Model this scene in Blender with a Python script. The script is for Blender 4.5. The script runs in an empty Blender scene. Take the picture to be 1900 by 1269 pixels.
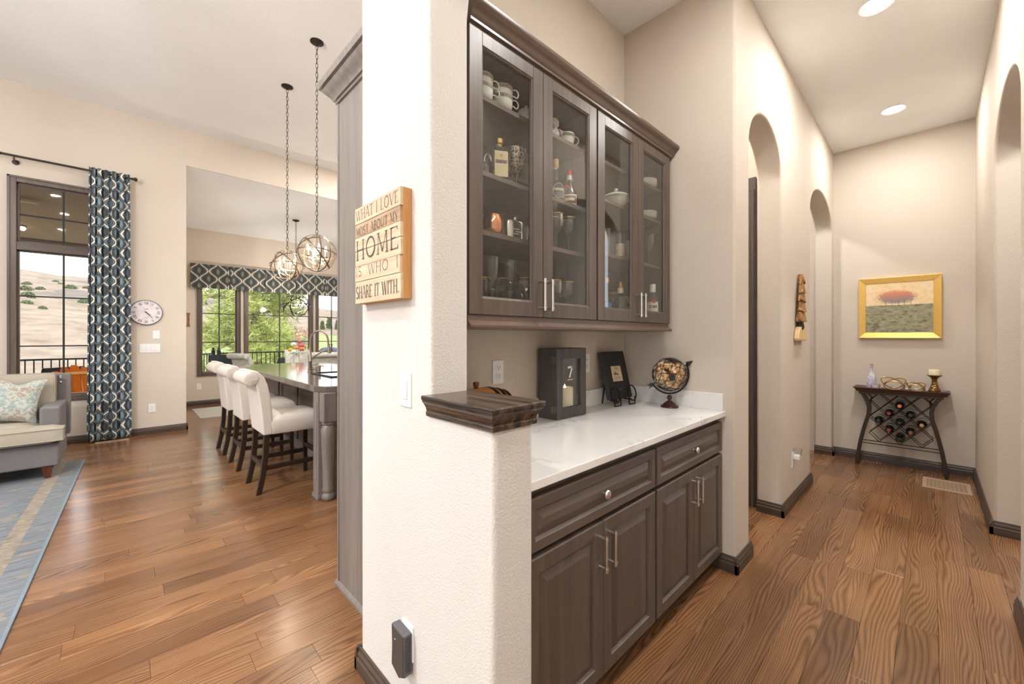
import bpy, math, random
from mathutils import Vector, Matrix
random.seed(7)
S = bpy.context.scene
COL = S.collection
# ---------------------------------------------------------------- camera, world, light, exposure
F_PX = 750.0
HEAD = math.atan2(776.0, 750.0)          # heading of the optical axis from +X (along the hall) towards +Y
CA, SA = math.cos(HEAD), math.sin(HEAD)
CAMZ, HOR = 1.3466, 624.0
cam_d = bpy.data.cameras.new('camera')
cam = bpy.data.objects.new('camera', cam_d); COL.objects.link(cam)
cam.location = (0, 0, CAMZ)
cam.rotation_euler = (math.pi/2, 0, HEAD - math.pi/2)
cam_d.sensor_width = 36; cam_d.sensor_fit = 'HORIZONTAL'
cam_d.lens = 36*F_PX/1900
cam_d.shift_y = -(634.5-HOR)/1900
cam_d.clip_start = 0.02; cam_d.clip_end = 800
S.camera = cam
S.view_settings.view_transform = 'Standard'
S.view_settings.look = 'None'
S.view_settings.gamma = 1.0
S.view_settings.use_curve_mapping = False
S.view_settings.exposure = 0.56
w = bpy.data.worlds.new('sky'); S.world = w; w.use_nodes = True
bg = w.node_tree.nodes['Background']
bg.inputs[0].default_value = (0.92, 0.96, 1.0, 1); bg.inputs[1].default_value = 2.2
sun_d = bpy.data.lights.new('sun', 'SUN'); sun_d.energy = 1.5; sun_d.angle = 0.02; sun_d.color = (1, .95, .86)
sun = bpy.data.objects.new('sun', sun_d); COL.objects.link(sun)
sun.rotation_euler = Vector((-.35, .55, -.85)).to_track_quat('-Z', 'Y').to_euler()

def area(name, loc, size, direction, power, color=(1, 1, 1), shape='RECTANGLE', portal=False, spread=math.pi):
    d = bpy.data.lights.new(name, 'AREA'); d.shape = shape; d.size = size[0]
    if shape == 'RECTANGLE': d.size_y = size[1]
    d.energy = power; d.color = color; d.spread = spread
    if portal: d.cycles.is_portal = True
    o = bpy.data.objects.new(name, d); COL.objects.link(o); o.location = loc
    o.rotation_euler = Vector(direction).to_track_quat('-Z', 'Z' if abs(direction[2]) < .9 else 'Y').to_euler()
    return o
# sky portals in the window openings
area('sky_portal', (-.52, 7.70, 1.9), (.9, 2.6), (0, -1, 0), 1, portal=True)
area('sky_portal', (-3.15, 7.70, 1.9), (2.9, 2.8), (0, -1, 0), 1, portal=True)
area('sky_portal', (2.6, 10.15, 1.45), (3.2, 1.8), (0, -1, 0), 1, portal=True)
area('sky_portal', (-5.7, 2.2, 1.9), (8.6, 3.4), (1, 0, 0), 1, portal=True)

# ---------------------------------------------------------------- pixel -> place
def ray(u, v):
    r = (u-950)/F_PX
    return Vector((CA+r*SA, SA-r*CA, (HOR-v)/F_PX))
def at_x(u, v, x): q = ray(u, v); p = q*(x/q.x); p.z += CAMZ; return p
def at_y(u, v, y): q = ray(u, v); p = q*(y/q.y); p.z += CAMZ; return p
def at_z(u, v, z): q = ray(u, v); p = q*((z-CAMZ)/q.z); p.z += CAMZ; return p

# ---------------------------------------------------------------- mesh helpers
WM = {}
def wm(o):
    return WM.get(o.name, Matrix.Identity(4))
class MB:
    def __init__(s): s.v = []; s.f = []; s.uv = None
    def add(s, vs, fs, M=None):
        n = len(s.v)
        s.v += [tuple(M @ Vector(p)) if M else tuple(p) for p in vs]
        s.f += [tuple(i+n for i in f) for f in fs]
        return s
    def box(s, a, b, M=None):
        x0, y0, z0 = [min(a[i], b[i]) for i in range(3)]; x1, y1, z1 = [max(a[i], b[i]) for i in range(3)]
        vs = [(x0,y0,z0),(x1,y0,z0),(x1,y1,z0),(x0,y1,z0),(x0,y0,z1),(x1,y0,z1),(x1,y1,z1),(x0,y1,z1)]
        return s.add(vs, [(0,3,2,1),(4,5,6,7),(0,1,5,4),(1,2,6,5),(2,3,7,6),(3,0,4,7)], M)
    def hexa(s, p, M=None):
        return s.add(p, [(0,3,2,1),(4,5,6,7),(0,1,5,4),(1,2,6,5),(2,3,7,6),(3,0,4,7)], M)
    def prism(s, poly, axis, a, b, M=None):
        def mk(p, t):
            return {'x': (t, p[0], p[1]), 'y': (p[0], t, p[1]), 'z': (p[0], p[1], t)}[axis]
        n = len(poly)
        ar = sum(poly[i][0]*poly[(i+1) % n][1]-poly[(i+1) % n][0]*poly[i][1] for i in range(n))
        if (ar < 0) != (axis == 'y') : poly = poly[::-1]
        if a > b: a, b = b, a
        vs = [mk(p, a) for p in poly]+[mk(p, b) for p in poly]
        fs = [tuple(range(n))[::-1], tuple(range(n, 2*n))]+[(i, (i+1) % n, n+(i+1) % n, n+i) for i in range(n)]
        return s.add(vs, fs, M)
    def lathe(s, prof, c=(0, 0, 0), n=24, M=None, sx=1, sy=1):
        vs = []; fs = []; k = len(prof)
        for i in range(n):
            a = 2*math.pi*i/n
            for r, z in prof: vs.append((c[0]+r*sx*math.cos(a), c[1]+r*sy*math.sin(a), c[2]+z))
        for i in range(n):
            j = (i+1) % n
            for m in range(k-1): fs.append((i*k+m, j*k+m, j*k+m+1, i*k+m+1))
        if prof[0][0] > 1e-5: fs.append(tuple(i*k for i in range(n))[::-1])
        if prof[-1][0] > 1e-5: fs.append(tuple(i*k+k-1 for i in range(n)))
        return s.add(vs, fs, M)
    def shell(s, prof, c=(0, 0, 0), n=24, M=None):      # open lathe, no end caps
        vs = []; fs = []; k = len(prof)
        for i in range(n):
            a = 2*math.pi*i/n
            for r, z in prof: vs.append((c[0]+r*math.cos(a), c[1]+r*math.sin(a), c[2]+z))
        for i in range(n):
            j = (i+1) % n
            for m in range(k-1): fs.append((i*k+m, j*k+m, j*k+m+1, i*k+m+1))
        return s.add(vs, fs, M)
    def tube(s, pts, r, n=8, closed=False, M=None):
        pts = [Vector(p) for p in pts]; m = len(pts)
        rs = r if isinstance(r, (list, tuple)) else [r]*m
        vs = []; fs = []; nrm = None
        for i, p in enumerate(pts):
            a = pts[(i-1) % m] if (closed or i) else p
            b = pts[(i+1) % m] if (closed or i < m-1) else p
            t = (b-a).normalized() if (b-a).length > 1e-9 else Vector((0, 0, 1))
            if nrm is None:
                nrm = t.orthogonal().normalized()
            nrm = nrm-t*nrm.dot(t)
            nrm = nrm.normalized() if nrm.length > 1e-6 else t.orthogonal().normalized()
            bn = t.cross(nrm)
            for k in range(n):
                an = 2*math.pi*k/n
                vs.append(tuple(p+(nrm*math.cos(an)+bn*math.sin(an))*rs[i]))
        for i in range(m if closed else m-1):
            j = (i+1) % m
            for k in range(n):
                l = (k+1) % n
                fs.append((i*n+k, i*n+l, j*n+l, j*n+k))
        if not closed:
            fs.append(tuple(range(n))[::-1]); fs.append(tuple((m-1)*n+k for k in range(n)))
        return s.add(vs, fs, M)
    def sphere(s, c, r, nu=16, nv=10, sc=(1, 1, 1), M=None):
        vs = [(c[0], c[1], c[2]-r*sc[2])]
        for i in range(1, nv):
            t = -math.pi/2+math.pi*i/nv
            for k in range(nu):
                a = 2*math.pi*k/nu
                vs.append((c[0]+r*sc[0]*math.cos(t)*math.cos(a), c[1]+r*sc[1]*math.cos(t)*math.sin(a), c[2]+r*sc[2]*math.sin(t)))
        vs.append((c[0], c[1], c[2]+r*sc[2])); L = len(vs)-1; fs = []
        for k in range(nu):
            fs.append((0, 1+(k+1) % nu, 1+k))
            for i in range(nv-2):
                a, b = 1+i*nu+k, 1+i*nu+(k+1) % nu
                fs.append((a, b, b+nu, a+nu))
            fs.append((L, 1+(nv-2)*nu+k, 1+(nv-2)*nu+(k+1) % nu))
        return s.add(vs, fs, M)
    def rings(s, loops, cap=True, M=None):             # loops of equal vertex count, lofted
        n = len(loops[0]); vs = [p for l in loops for p in l]; fs = []
        for i in range(len(loops)-1):
            for k in range(n):
                l = (k+1) % n
                fs.append((i*n+k, i*n+l, (i+1)*n+l, (i+1)*n+k))
        if cap:
            fs.append(tuple(range(n))[::-1]); fs.append(tuple((len(loops)-1)*n+k for k in range(n)))
        return s.add(vs, fs, M)
    def loft_rect(s, x0, x1, y0, y1, prof, sides='xXyY', M=None):   # prof: (outward offset, z)
        L = []
        for o, z in prof:
            a = x0-(o if 'x' in sides else 0); b = x1+(o if 'X' in sides else 0)
            c = y0-(o if 'y' in sides else 0); d = y1+(o if 'Y' in sides else 0)
            L.append([(a, c, z), (b, c, z), (b, d, z), (a, d, z)])
        return s.rings(L, M=M)
    def build(s, name, mat=None, parent=None, smooth=False, bevel=0, seg=2, local=False):
        me = bpy.data.meshes.new(name)
        vs = s.v
        if parent is not None and not local:
            inv = wm(parent).inverted(); vs = [tuple(inv @ Vector(p)) for p in vs]
        me.from_pydata(vs, [], s.f); me.validate()
        if s.uv:
            uvl = me.uv_layers.new(name='UVMap')
            for l in me.loops: uvl.data[l.index].uv = s.uv[l.vertex_index]
        if mat: me.materials.append(mat)
        if smooth:
            me.polygons.foreach_set('use_smooth', [True]*len(me.polygons))
            try: me.set_sharp_from_angle(angle=math.radians(38))
            except Exception: pass
        me.update()
        o = bpy.data.objects.new(name, me); COL.objects.link(o)
        if parent is not None:
            o.parent = parent; WM[o.name] = wm(parent).copy()
        if bevel:
            b = o.modifiers.new('bevel', 'BEVEL'); b.width = bevel; b.segments = seg; b.limit_method = 'ANGLE'; b.angle_limit = math.radians(40)
            if smooth or seg > 2:
                me.polygons.foreach_set('use_smooth', [True]*len(me.polygons))
                try: me.set_sharp_from_angle(angle=math.radians(60))
                except Exception: pass
        return o
def B(a, b): return MB().box(a, b)
def tag(o, label, cat, group=None, kind=None):
    o['label'] = label; o['category'] = cat
    if group: o['group'] = group
    if kind: o['kind'] = kind
    return o
def thing(name, label, cat, loc=(0, 0, 0), rz=0, group=None, rx=0, ry=0):
    o = bpy.data.objects.new(name, None); COL.objects.link(o)
    o.empty_display_size = .05
    o.location = loc; o.rotation_euler = (rx, ry, rz)
    WM[o.name] = Matrix.LocRotScale(Vector(loc), o.rotation_euler, None)
    return tag(o, label, cat, group)
def struct(o): o['kind'] = 'structure'; return o
def copy_tree(o, loc=None, rz=None, parent=None, label=None):
    c = o.copy(); COL.objects.link(c)
    if parent is not None: c.parent = parent
    if loc is not None: c.location = loc
    if rz is not None: c.rotation_euler[2] = rz
    if label: c['label'] = label
    for ch in list(o.children): copy_tree(ch, parent=c)
    return c

# ---------------------------------------------------------------- materials
def lin(r, g, b):
    f = lambda c: (c/255/12.92) if c/255 <= .04045 else ((c/255+.055)/1.055)**2.4
    return (f(r), f(g), f(b), 1)
class NT:
    def __init__(s, name):
        s.m = bpy.data.materials.new(name); s.m.use_nodes = True; s.t = s.m.node_tree; s.n = s.t.nodes
        s.b = s.n['Principled BSDF']; s.out = s.n['Material Output']
    def N(s, typ, **k):
        n = s.n.new(typ)
        for a, b in k.items():
            if a.startswith('i_'):
                key = a[2:]; key = int(key) if key.isdigit() else key.replace('_', ' ')
                n.inputs[key].default_value = b
            else: setattr(n, a, b)
        return n
    def L(s, a, b): s.t.links.new(a, b)
    def math(s, op, a, b=None, c=None):
        n = s.N('ShaderNodeMath', operation=op)
        for i, x in enumerate((a, b, c)):
            if x is None: continue
            if isinstance(x, (int, float)): n.inputs[i].default_value = x
            else: s.L(x, n.inputs[i])
        return n.outputs[0]
    def mix(s, fac, a, b, mode='MIX'):
        n = s.N('ShaderNodeMix', data_type='RGBA', blend_type=mode)
        for i, x in ((0, fac), (6, a), (7, b)):
            if isinstance(x, (int, float)): n.inputs[i].default_value = x
            elif isinstance(x, tuple): n.inputs[i].default_value = x
            else: s.L(x, n.inputs[i])
        return n.outputs[2]
    def ramp(s, fac, stops):
        n = s.N('ShaderNodeValToRGB'); e = n.color_ramp.elements
        while len(e) < len(stops): e.new(.5)
        for i, (p, c) in enumerate(stops): e[i].position = p; e[i].color = c if len(c) == 4 else (*c, 1)
        s.L(fac, n.inputs[0]); return n.outputs[0]
    def coord(s, kind='Object', scale=(1, 1, 1), rot=(0, 0, 0)):
        t = s.N('ShaderNodeTexCoord'); m = s.N('ShaderNodeMapping')
        m.inputs['Scale'].default_value = scale; m.inputs['Rotation'].default_value = rot
        s.L(t.outputs[kind], m.inputs[0]); return m.outputs[0]
    def noise(s, vec, scale, detail=3, rough=.5):
        n = s.N('ShaderNodeTexNoise'); n.inputs['Scale'].default_value = scale; n.inputs['Detail'].default_value = detail; n.inputs['Roughness'].default_value = rough
        if vec is not None: s.L(vec, n.inputs['Vector'])
        return n.outputs['Fac']
    def bump(s, h, strength=.3, dist=.01):
        n = s.N('ShaderNodeBump'); n.inputs['Strength'].default_value = strength; n.inputs['Distance'].default_value = dist
        s.L(h, n.inputs['Height']); s.L(n.outputs[0], s.b.inputs['Normal'])
    def set(s, col=None, rough=None, metal=None, spec=None, coat=None, trans=None, ior=None):
        b = s.b
        if col is not None:
            if isinstance(col, tuple): b.inputs['Base Color'].default_value = col if len(col) == 4 else (*col, 1)
            else: s.L(col, b.inputs['Base Color'])
        if rough is not None:
            if isinstance(rough, (int, float)): b.inputs['Roughness'].default_value = rough
            else: s.L(rough, b.inputs['Roughness'])
        if metal is not None: b.inputs['Metallic'].default_value = metal
        if spec is not None: b.inputs['Specular IOR Level'].default_value = spec
        if coat is not None: b.inputs['Coat Weight'].default_value = coat; b.inputs['Coat Roughness'].default_value = .12
        return s
def plain(name, col, rough=.5, metal=0, var=.12, nscale=25, bump=0, coat=None):
    n = NT(name); v = n.coord()
    fac = n.noise(v, nscale, 4)
    c = tuple(col[:3])
    n.set(n.mix(fac, (*[x*(1-var) for x in c], 1), (*[min(1, x*(1+var)) for x in c], 1)), rough, metal, coat=coat)
    if bump: n.bump(fac, bump, .004)
    return n.m
def paint(name, col, bs=.25, sc=70, dist=.004):
    n = NT(name); v = n.coord()
    a = n.noise(v, sc, 3, .6); b = n.noise(v, 2.0, 2)
    n.set(n.mix(b, (*[x*.96 for x in col[:3]], 1), (*[min(1, x*1.03) for x in col[:3]], 1)), .75, spec=.25)
    st = n.ramp(a, [(.38, (0, 0, 0)), (.62, (1, 1, 1))])
    n.bump(st, bs, dist); return n.m
def wood(name, c0, c1, axis='z', rough=.4, sc=6, coat=None, contrast=(.3, .7)):
    n = NT(name)
    sca = {'x': (.6, 14, 14), 'y': (14, .6, 14), 'z': (14, 14, .6)}[axis]
    v = n.coord(scale=sca); f = n.noise(v, sc/3, 6, .62)
    g = n.noise(n.coord(scale=tuple(k*5 for k in sca)), sc/2, 3)
    h = n.math('ADD', n.math('MULTIPLY', f, .75), n.math('MULTIPLY', g, .25))
    n.set(n.ramp(h, [(contrast[0], c0), (contrast[1], c1)]), rough, coat=coat)
    n.bump(h, .08, .002); return n.m
M = {}
M['wall'] = paint('beige_wall_paint', (.63, .555, .47), .22, 110, .0025)
M['wall_lit'] = paint('lit_column_paint', (.665, .63, .59), .35, 150, .0030)  # wall paint made lighter: the brighter light on the column is in its colour
M['ceiling'] = paint('white_ceiling_paint', (.87, .87, .87), .2, 60, .004)
M['cab'] = wood('grey_brown_stained_wood', lin(72, 61, 55), lin(104, 90, 80), 'z', .38)
M['cab_h'] = wood('grey_brown_stained_wood_horizontal', lin(72, 61, 55), lin(104, 90, 80), 'x', .38)
M['cab_in'] = wood('cabinet_interior_wood', lin(84, 71, 64), lin(112, 97, 87), 'z', .5)
M['tall'] = wood('tall_panel_wood', lin(98, 91, 86), lin(132, 123, 116), 'z', .4)
M['crown'] = wood('crown_wood', lin(78, 64, 55), lin(112, 92, 78), 'x', .35)
M['cap'] = wood('ledge_cap_wood', lin(32, 24, 20), lin(98, 80, 66), 'y', .25, 8, contrast=(.40, .60))
M['trim'] = wood('dark_stained_trim', lin(52, 41, 34), lin(88, 72, 60), 'x', .4, 6)
M['trim_y'] = wood('dark_stained_trim_y', lin(52, 41, 34), lin(88, 72, 60), 'y', .4, 6)
M['trim_z'] = wood('dark_stained_trim_z', lin(62, 52, 46), lin(104, 90, 80), 'z', .4, 6)
M['black'] = plain('black_iron', (.016, .015, .014), .45, .6)
M['blackmatte'] = plain('matte_black', (.02, .02, .02), .7)
M['nickel'] = plain('brushed_nickel', (.66, .64, .60), .28, 1)
M['chrome'] = plain('polished_steel', (.75, .74, .72), .15, 1)
M['white'] = plain('white_plastic', (.82, .82, .81), .35, var=.02)
M['gap'] = plain('grey_plate_gap', (.5, .5, .5), .6)
M['slot'] = plain('dark_slot', (.05, .05, .05), .6)
M['bronze'] = plain('dark_bronze', (.055, .042, .034), .45, .8)
M['champagne'] = plain('champagne_metal', (.24, .19, .145), .38, 1)
M['brass'] = plain('aged_brass', (.55, .36, .13), .35, 1, .25, 60)
M['espresso'] = wood('espresso_stained_leg', lin(30, 20, 16), lin(50, 35, 27), 'z', .35)
M['linen'] = plain('cream_linen', (.58, .52, .46), .9, 0, .06, 140, .25)
M['wax'] = plain('cream_wax', (.86, .74, .52), .5, 0, .04)
M['porcelain'] = plain('white_porcelain', (.82, .80, .75), .2, 0, .02)
M['darkband'] = plain('dark_pattern_band', (.27, .25, .22), .4, 0, .9, 120)
def emis(name, col, st):
    n = NT(name); n.b.inputs['Emission Color'].default_value = (*col, 1); n.b.inputs['Emission Strength'].default_value = st
    n.set((*col, 1), .5); return n.m
M['bulb'] = emis('lit_bulb', (1, .74, .45), 6)
M['led'] = emis('lit_downlight', (1, .97, .92), 9)
def glass(name, tint=(1, 1, 1), base=.03, gain=1.0, rough=.02, pw=4.0):
    n = NT(name); n.n.remove(n.b)
    tr = n.N('ShaderNodeBsdfTransparent'); tr.inputs[0].default_value = (*tint, 1)
    gl = n.N('ShaderNodeBsdfGlossy'); gl.inputs['Roughness'].default_value = rough
    lw = n.N('ShaderNodeLayerWeight'); lw.inputs[0].default_value = .5          # facing = 1 - cos
    f = n.math('MULTIPLY_ADD', n.math('POWER', lw.outputs['Facing'], pw), gain*.9, base+.03)
    f.node.use_clamp = True
    mx = n.N('ShaderNodeMixShader'); n.L(f, mx.inputs[0]); n.L(tr.outputs[0], mx.inputs[1]); n.L(gl.outputs[0], mx.inputs[2])
    n.L(mx.outputs[0], n.out.inputs[0]); return n.m
M['pane'] = glass('window_glass', base=-.018, gain=.3)
M['cabglass'] = glass('cabinet_glass', (.96, .97, .96), .02, 1.0)
M['crystal'] = glass('crystal_glass', (.965, .97, .965), .035, 1.2, .07, 1.9)
M['flute'] = glass('thin_clear_glass', (.975, .98, .975), .02, 1.2, .06, 1.9)
def liquid(name, c, base=.05): return glass(name, c, base, 1.0, .04)
M['amber'] = liquid('amber_spirit_glass', (.45, .16, .08))
M['cognac'] = liquid('dark_cognac_glass', (.10, .05, .03))
M['green'] = liquid('pale_green_glass', (.55, .75, .62))
M['olive'] = liquid('yellow_green_glass', (.62, .62, .25))
M['wine'] = plain('dark_wine_glass', (.006, .008, .006), .06, 0, .1)

# oak planks: grain follows each plank, tone differs from plank to plank
n = NT('oak_plank')
oi = n.N('ShaderNodeObjectInfo'); ge = n.N('ShaderNodeNewGeometry')
rnd = n.math('FRACT', n.math('ADD', oi.outputs['Random'], ge.outputs['Random Per Island']))
tc = n.N('ShaderNodeTexCoord')
cb = n.N('ShaderNodeCombineXYZ')
n.L(n.math('MULTIPLY', rnd, 37.0), cb.inputs[0]); n.L(n.math('MULTIPLY', rnd, 91.0), cb.inputs[1])
va = n.N('ShaderNodeVectorMath', operation='ADD'); n.L(ge.outputs['Position'], va.inputs[0]); n.L(cb.outputs[0], va.inputs[1])
def vmul(v, s):
    m = n.N('ShaderNodeVectorMath', operation='MULTIPLY'); n.L(v, m.inputs[0]); m.inputs[1].default_value = s; return m.outputs[0]
warp = n.noise(vmul(va.outputs[0], (.8, 6.0, 1)), 1.0, 1.5)
sep = n.N('ShaderNodeSeparateXYZ'); n.L(va.outputs[0], sep.inputs[0])
ph = n.math('ADD', sep.outputs[1], n.math('MULTIPLY', warp, .26))
ringy = n.math('POWER', n.math('MULTIPLY_ADD', n.math('SINE', n.math('MULTIPLY', ph, 2*math.pi/.0125)), .5, .5), .55)
fine = n.noise(vmul(va.outputs[0], (1.6, 170, 1)), 1.0, 4, .6)
blot = n.noise(vmul(va.outputs[0], (.9, 3, 1)), 1.3, 3)
h = n.math('ADD', n.math('MULTIPLY', ringy, .22), n.math('ADD', n.math('MULTIPLY', fine, .38), n.math('MULTIPLY', blot, .40)))
c = n.ramp(h, [(.25, lin(66, 43, 27)), (.52, lin(120, 84, 55)), (.8, lin(158, 119, 84))])
tone = n.ramp(rnd, [(0, (.74, .70, .68)), (.5, (1, 1, 1)), (1, (1.16, 1.14, 1.10))])
n.set(n.mix(1.0, c, tone, 'MULTIPLY'), n.math('MULTIPLY_ADD', fine, .14, .14), spec=.5)
n.bump(h, .12, .002)
M['oak'] = n.m
# quartz
n = NT('white_quartz'); v = n.coord()
nv = n.noise(v, 3.2, 6, .6); vein = n.math('SUBTRACT', 1.0, n.math('MULTIPLY', n.math('ABSOLUTE', n.math('SUBTRACT', nv, .5)), 60.0)); vein.node.use_clamp = True
msk = n.ramp(n.noise(v, 4.5, 2), [(.52, (0, 0, 0)), (.66, (1, 1, 1))])
fac = n.math('MULTIPLY', n.math('MULTIPLY', vein, msk), .55)
n.set(n.mix(fac, (.80, .79, .77, 1), (.36, .35, .34, 1)), .12, spec=.5); M['quartz'] = n.m
# ogee lattice fabric on uv
def ogee(name, dark, line, leaf, P=.24, HH=.25, lw=.011):
    n = NT(name); t = n.N('ShaderNodeTexCoord'); s = n.N('ShaderNodeSeparateXYZ'); n.L(t.outputs['UV'], s.inputs[0])
    u, v = s.outputs[0], s.outputs[1]
    ph = n.math('MULTIPLY', v, 2*math.pi/HH)
    sn = n.math('ADD', n.math('MULTIPLY', n.math('SINE', ph), P*.20), n.math('MULTIPLY', n.math('SINE', n.math('MULTIPLY', ph, 3.0)), P*.0))
    d1 = n.math('ABSOLUTE', n.math('SUBTRACT', n.math('FRACT', n.math('ADD', n.math('DIVIDE', n.math('SUBTRACT', u, sn), P), 0.0)), .5))
    d2 = n.math('ABSOLUTE', n.math('SUBTRACT', n.math('FRACT', n.math('ADD', n.math('DIVIDE', n.math('ADD', u, sn), P), .5)), .5))
    d = n.math('MINIMUM', d1, d2)
    ln = n.math('LESS_THAN', d, lw/P)
    ln2 = n.math('MULTIPLY', n.math('GREATER_THAN', d, lw/P*2.1), n.math('LESS_THAN', d, lw/P*2.8))
    # leaf motif at the ogee centres
    def motif(ou, ov, sx, sy):
        a = n.math('MULTIPLY', n.math('SUBTRACT', n.math('FRACT', n.math('ADD', n.math('DIVIDE', u, P), ou)), .5), P/sx)
        b = n.math('MULTIPLY', n.math('SUBTRACT', n.math('FRACT', n.math('ADD', n.math('DIVIDE', v, HH), ov)), .5), HH/sy)
        rr = n.math('ADD', n.math('MULTIPLY', a, a), n.math('MULTIPLY', b, b))
        rip = n.math('MULTIPLY', n.math('ABSOLUTE', n.math('SINE', n.math('ADD', n.math('MULTIPLY', b, 9.0), n.math('MULTIPLY', n.math('ABSOLUTE', a), 6.0)))), .8)
        return n.math('LESS_THAN', n.math('ADD', rr, rip), 1.0)
    mo = n.math('MAXIMUM', motif(.25, .25, .036, .075), motif(.75, .75, .036, .075))
    c = n.mix(mo, dark, leaf); c = n.mix(ln2, c, leaf); c = n.mix(ln, c, line)
    n.set(c, .85); return n.m
M['curtain'] = ogee('lattice_curtain_fabric', lin(58, 62, 68), lin(226, 222, 208), lin(122, 146, 158))
M['valance'] = ogee('lattice_valance_fabric', lin(58, 58, 56), lin(196, 190, 176), lin(112, 116, 110), .30, .30, .012)
def floral(name, base, a, b, sc=14):
    n = NT(name); v = n.coord()
    f = n.noise(v, sc, 3, .6); g = n.noise(v, sc*1.7, 2)
    c = n.ramp(f, [(.40, base), (.47, a), (.53, base), (.60, b), (.66, base)])
    n.set(n.mix(n.math('MULTIPLY', g, .4), c, base), .9); return n.m
M['floral'] = floral('floral_linen', lin(196, 194, 184), lin(150, 168, 166), lin(150, 128, 110))
M['pillow'] = floral('paisley_pillow', lin(182, 182, 172), lin(112, 140, 142), lin(132, 112, 96), 9)
M['greyfab'] = plain('grey_velvet', lin(108, 104, 104), .8, 0, .12, 30)
M['beigefab'] = plain('beige_weave', lin(158, 150, 136), .95, 0, .08, 180, .3)
M['redwood'] = wood('red_brown_leg', lin(70, 34, 18), lin(112, 58, 32), 'z', .35)
M['pine'] = wood('pale_reclaimed_pine', lin(190, 162, 132), lin(220, 198, 170), 'y', .85, 8, contrast=(.3, .62))
M['pine_side'] = wood('golden_pine_side', lin(176, 122, 68), lin(214, 162, 100), 'z', .7, 6)
M['pine_brown'] = wood('browner_reclaimed_pine', lin(140, 108, 82), lin(206, 178, 146), 'y', .85, 8)
M['ink'] = plain('faded_charcoal_print', lin(112, 100, 92), .9, 0, .25, 40)
M['greywash'] = wood('grey_washed_wood', lin(66, 66, 66), lin(92, 90, 88), 'z', .6, 8)

# ---------------------------------------------------------------- stroke lettering
def arc(cx, cy, rx, ry, a0, a1, n=10):
    return [(cx+rx*math.cos(math.radians(a0+(a1-a0)*i/n)), cy+ry*math.sin(math.radians(a0+(a1-a0)*i/n))) for i in range(n+1)]
GL = {  # width, [(points, weight, serif)]
 'A': (.72, [([(.02,0),(.36,1)], .5, 1), ([(.36,1),(.70,0)], 1, 1), ([(.14,.36),(.58,.36)], .5, 0)]),
 'B': (.62, [([(.12,0),(.12,1)], 1, 1), ([(.12,1),(.3,1)]+arc(.3,.76,.22,.24,90,-90)+[(.12,.52)], .7, 0), ([(.3,.52)]+arc(.3,.26,.27,.26,90,-90)+[(.12,0)], .7, 0)]),
 'C': (.72, [(arc(.40,.5,.34,.5,50,310,16), .9, 0)]),
 'D': (.72, [([(.12,0),(.12,1)], 1, 1), ([(.12,1)]+arc(.28,.5,.38,.5,90,-90,14)+[(.12,0)], .8, 0)]),
 'E': (.58, [([(.12,0),(.12,1)], 1, 1), ([(.12,1),(.54,1),(.54,.86)], .5, 0), ([(.12,.52),(.44,.52)], .5, 0), ([(.12,0),(.56,0),(.56,.15)], .5, 0)]),
 'G': (.76, [(arc(.40,.5,.34,.5,50,345,16)+[(.70,.42),(.46,.42)], .9, 0)]),
 'H': (.76, [([(.12,0),(.12,1)], 1, 1), ([(.64,0),(.64,1)], 1, 1), ([(.12,.52),(.64,.52)], .5, 0)]),
 'I': (.26, [([(.13,0),(.13,1)], 1, 1)]),
 'L': (.56, [([(.12,0),(.12,1)], 1, 1), ([(.12,0),(.54,0),(.54,.18)], .5, 0)]),
 'M': (.88, [([(.10,0),(.14,1)], .5, 1), ([(.14,1),(.44,.1)], 1, 0), ([(.44,.1),(.74,1)], .5, 0), ([(.74,1),(.78,0)], 1, 1)]),
 'N': (.74, [([(.12,0),(.12,1)], .5, 1), ([(.12,1),(.62,0)], 1, 0), ([(.62,0),(.62,1)], .5, 1)]),
 'O': (.80, [(arc(.40,.5,.34,.5,0,360,20), .9, 0)]),
 'R': (.66, [([(.12,0),(.12,1)], 1, 1), ([(.12,1),(.3,1)]+arc(.3,.75,.24,.25,90,-90)+[(.12,.5)], .7, 0), ([(.32,.5),(.64,0)], .9, 1)]),
 'S': (.56, [(arc(.28,.74,.21,.25,40,250,10)+arc(.28,.25,.23,.25,90,-140,12), .9, 0)]),
 'T': (.64, [([(.32,0),(.32,1)], 1, 1), ([(.03,.84),(.03,1),(.61,1),(.61,.84)], .5, 0)]),
 'U': (.72, [([(.12,1),(.12,.3)]+arc(.36,.28,.24,.28,180,360,10)+[(.60,1)], .8, 0)]),
 'V': (.70, [([(.03,1),(.35,0)], 1, 1), ([(.35,0),(.67,1)], .5, 1)]),
 'W': (1.0, [([(.03,1),(.28,0)], 1, 1), ([(.28,0),(.50,1)], .5, 0), ([(.50,1),(.74,0)], 1, 0), ([(.74,0),(.97,1)], .5, 1)]),
 'X': (.70, [([(.05,1),(.65,0)], 1, 1), ([(.05,0),(.65,1)], .5, 1)]),
 'Y': (.66, [([(.04,1),(.33,.46)], 1, 1), ([(.33,.46),(.62,1)], .5, 1), ([(.33,.46),(.33,0)], 1, 1)]),
 '7': (.6, [([(.04,1),(.56,1),(.22,0)], 1.3, 0)]),
 '.': (.2, [([(.1,0),(.1,.08)], 1.2, 0)]), ' ': (.34, []),
}
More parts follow.
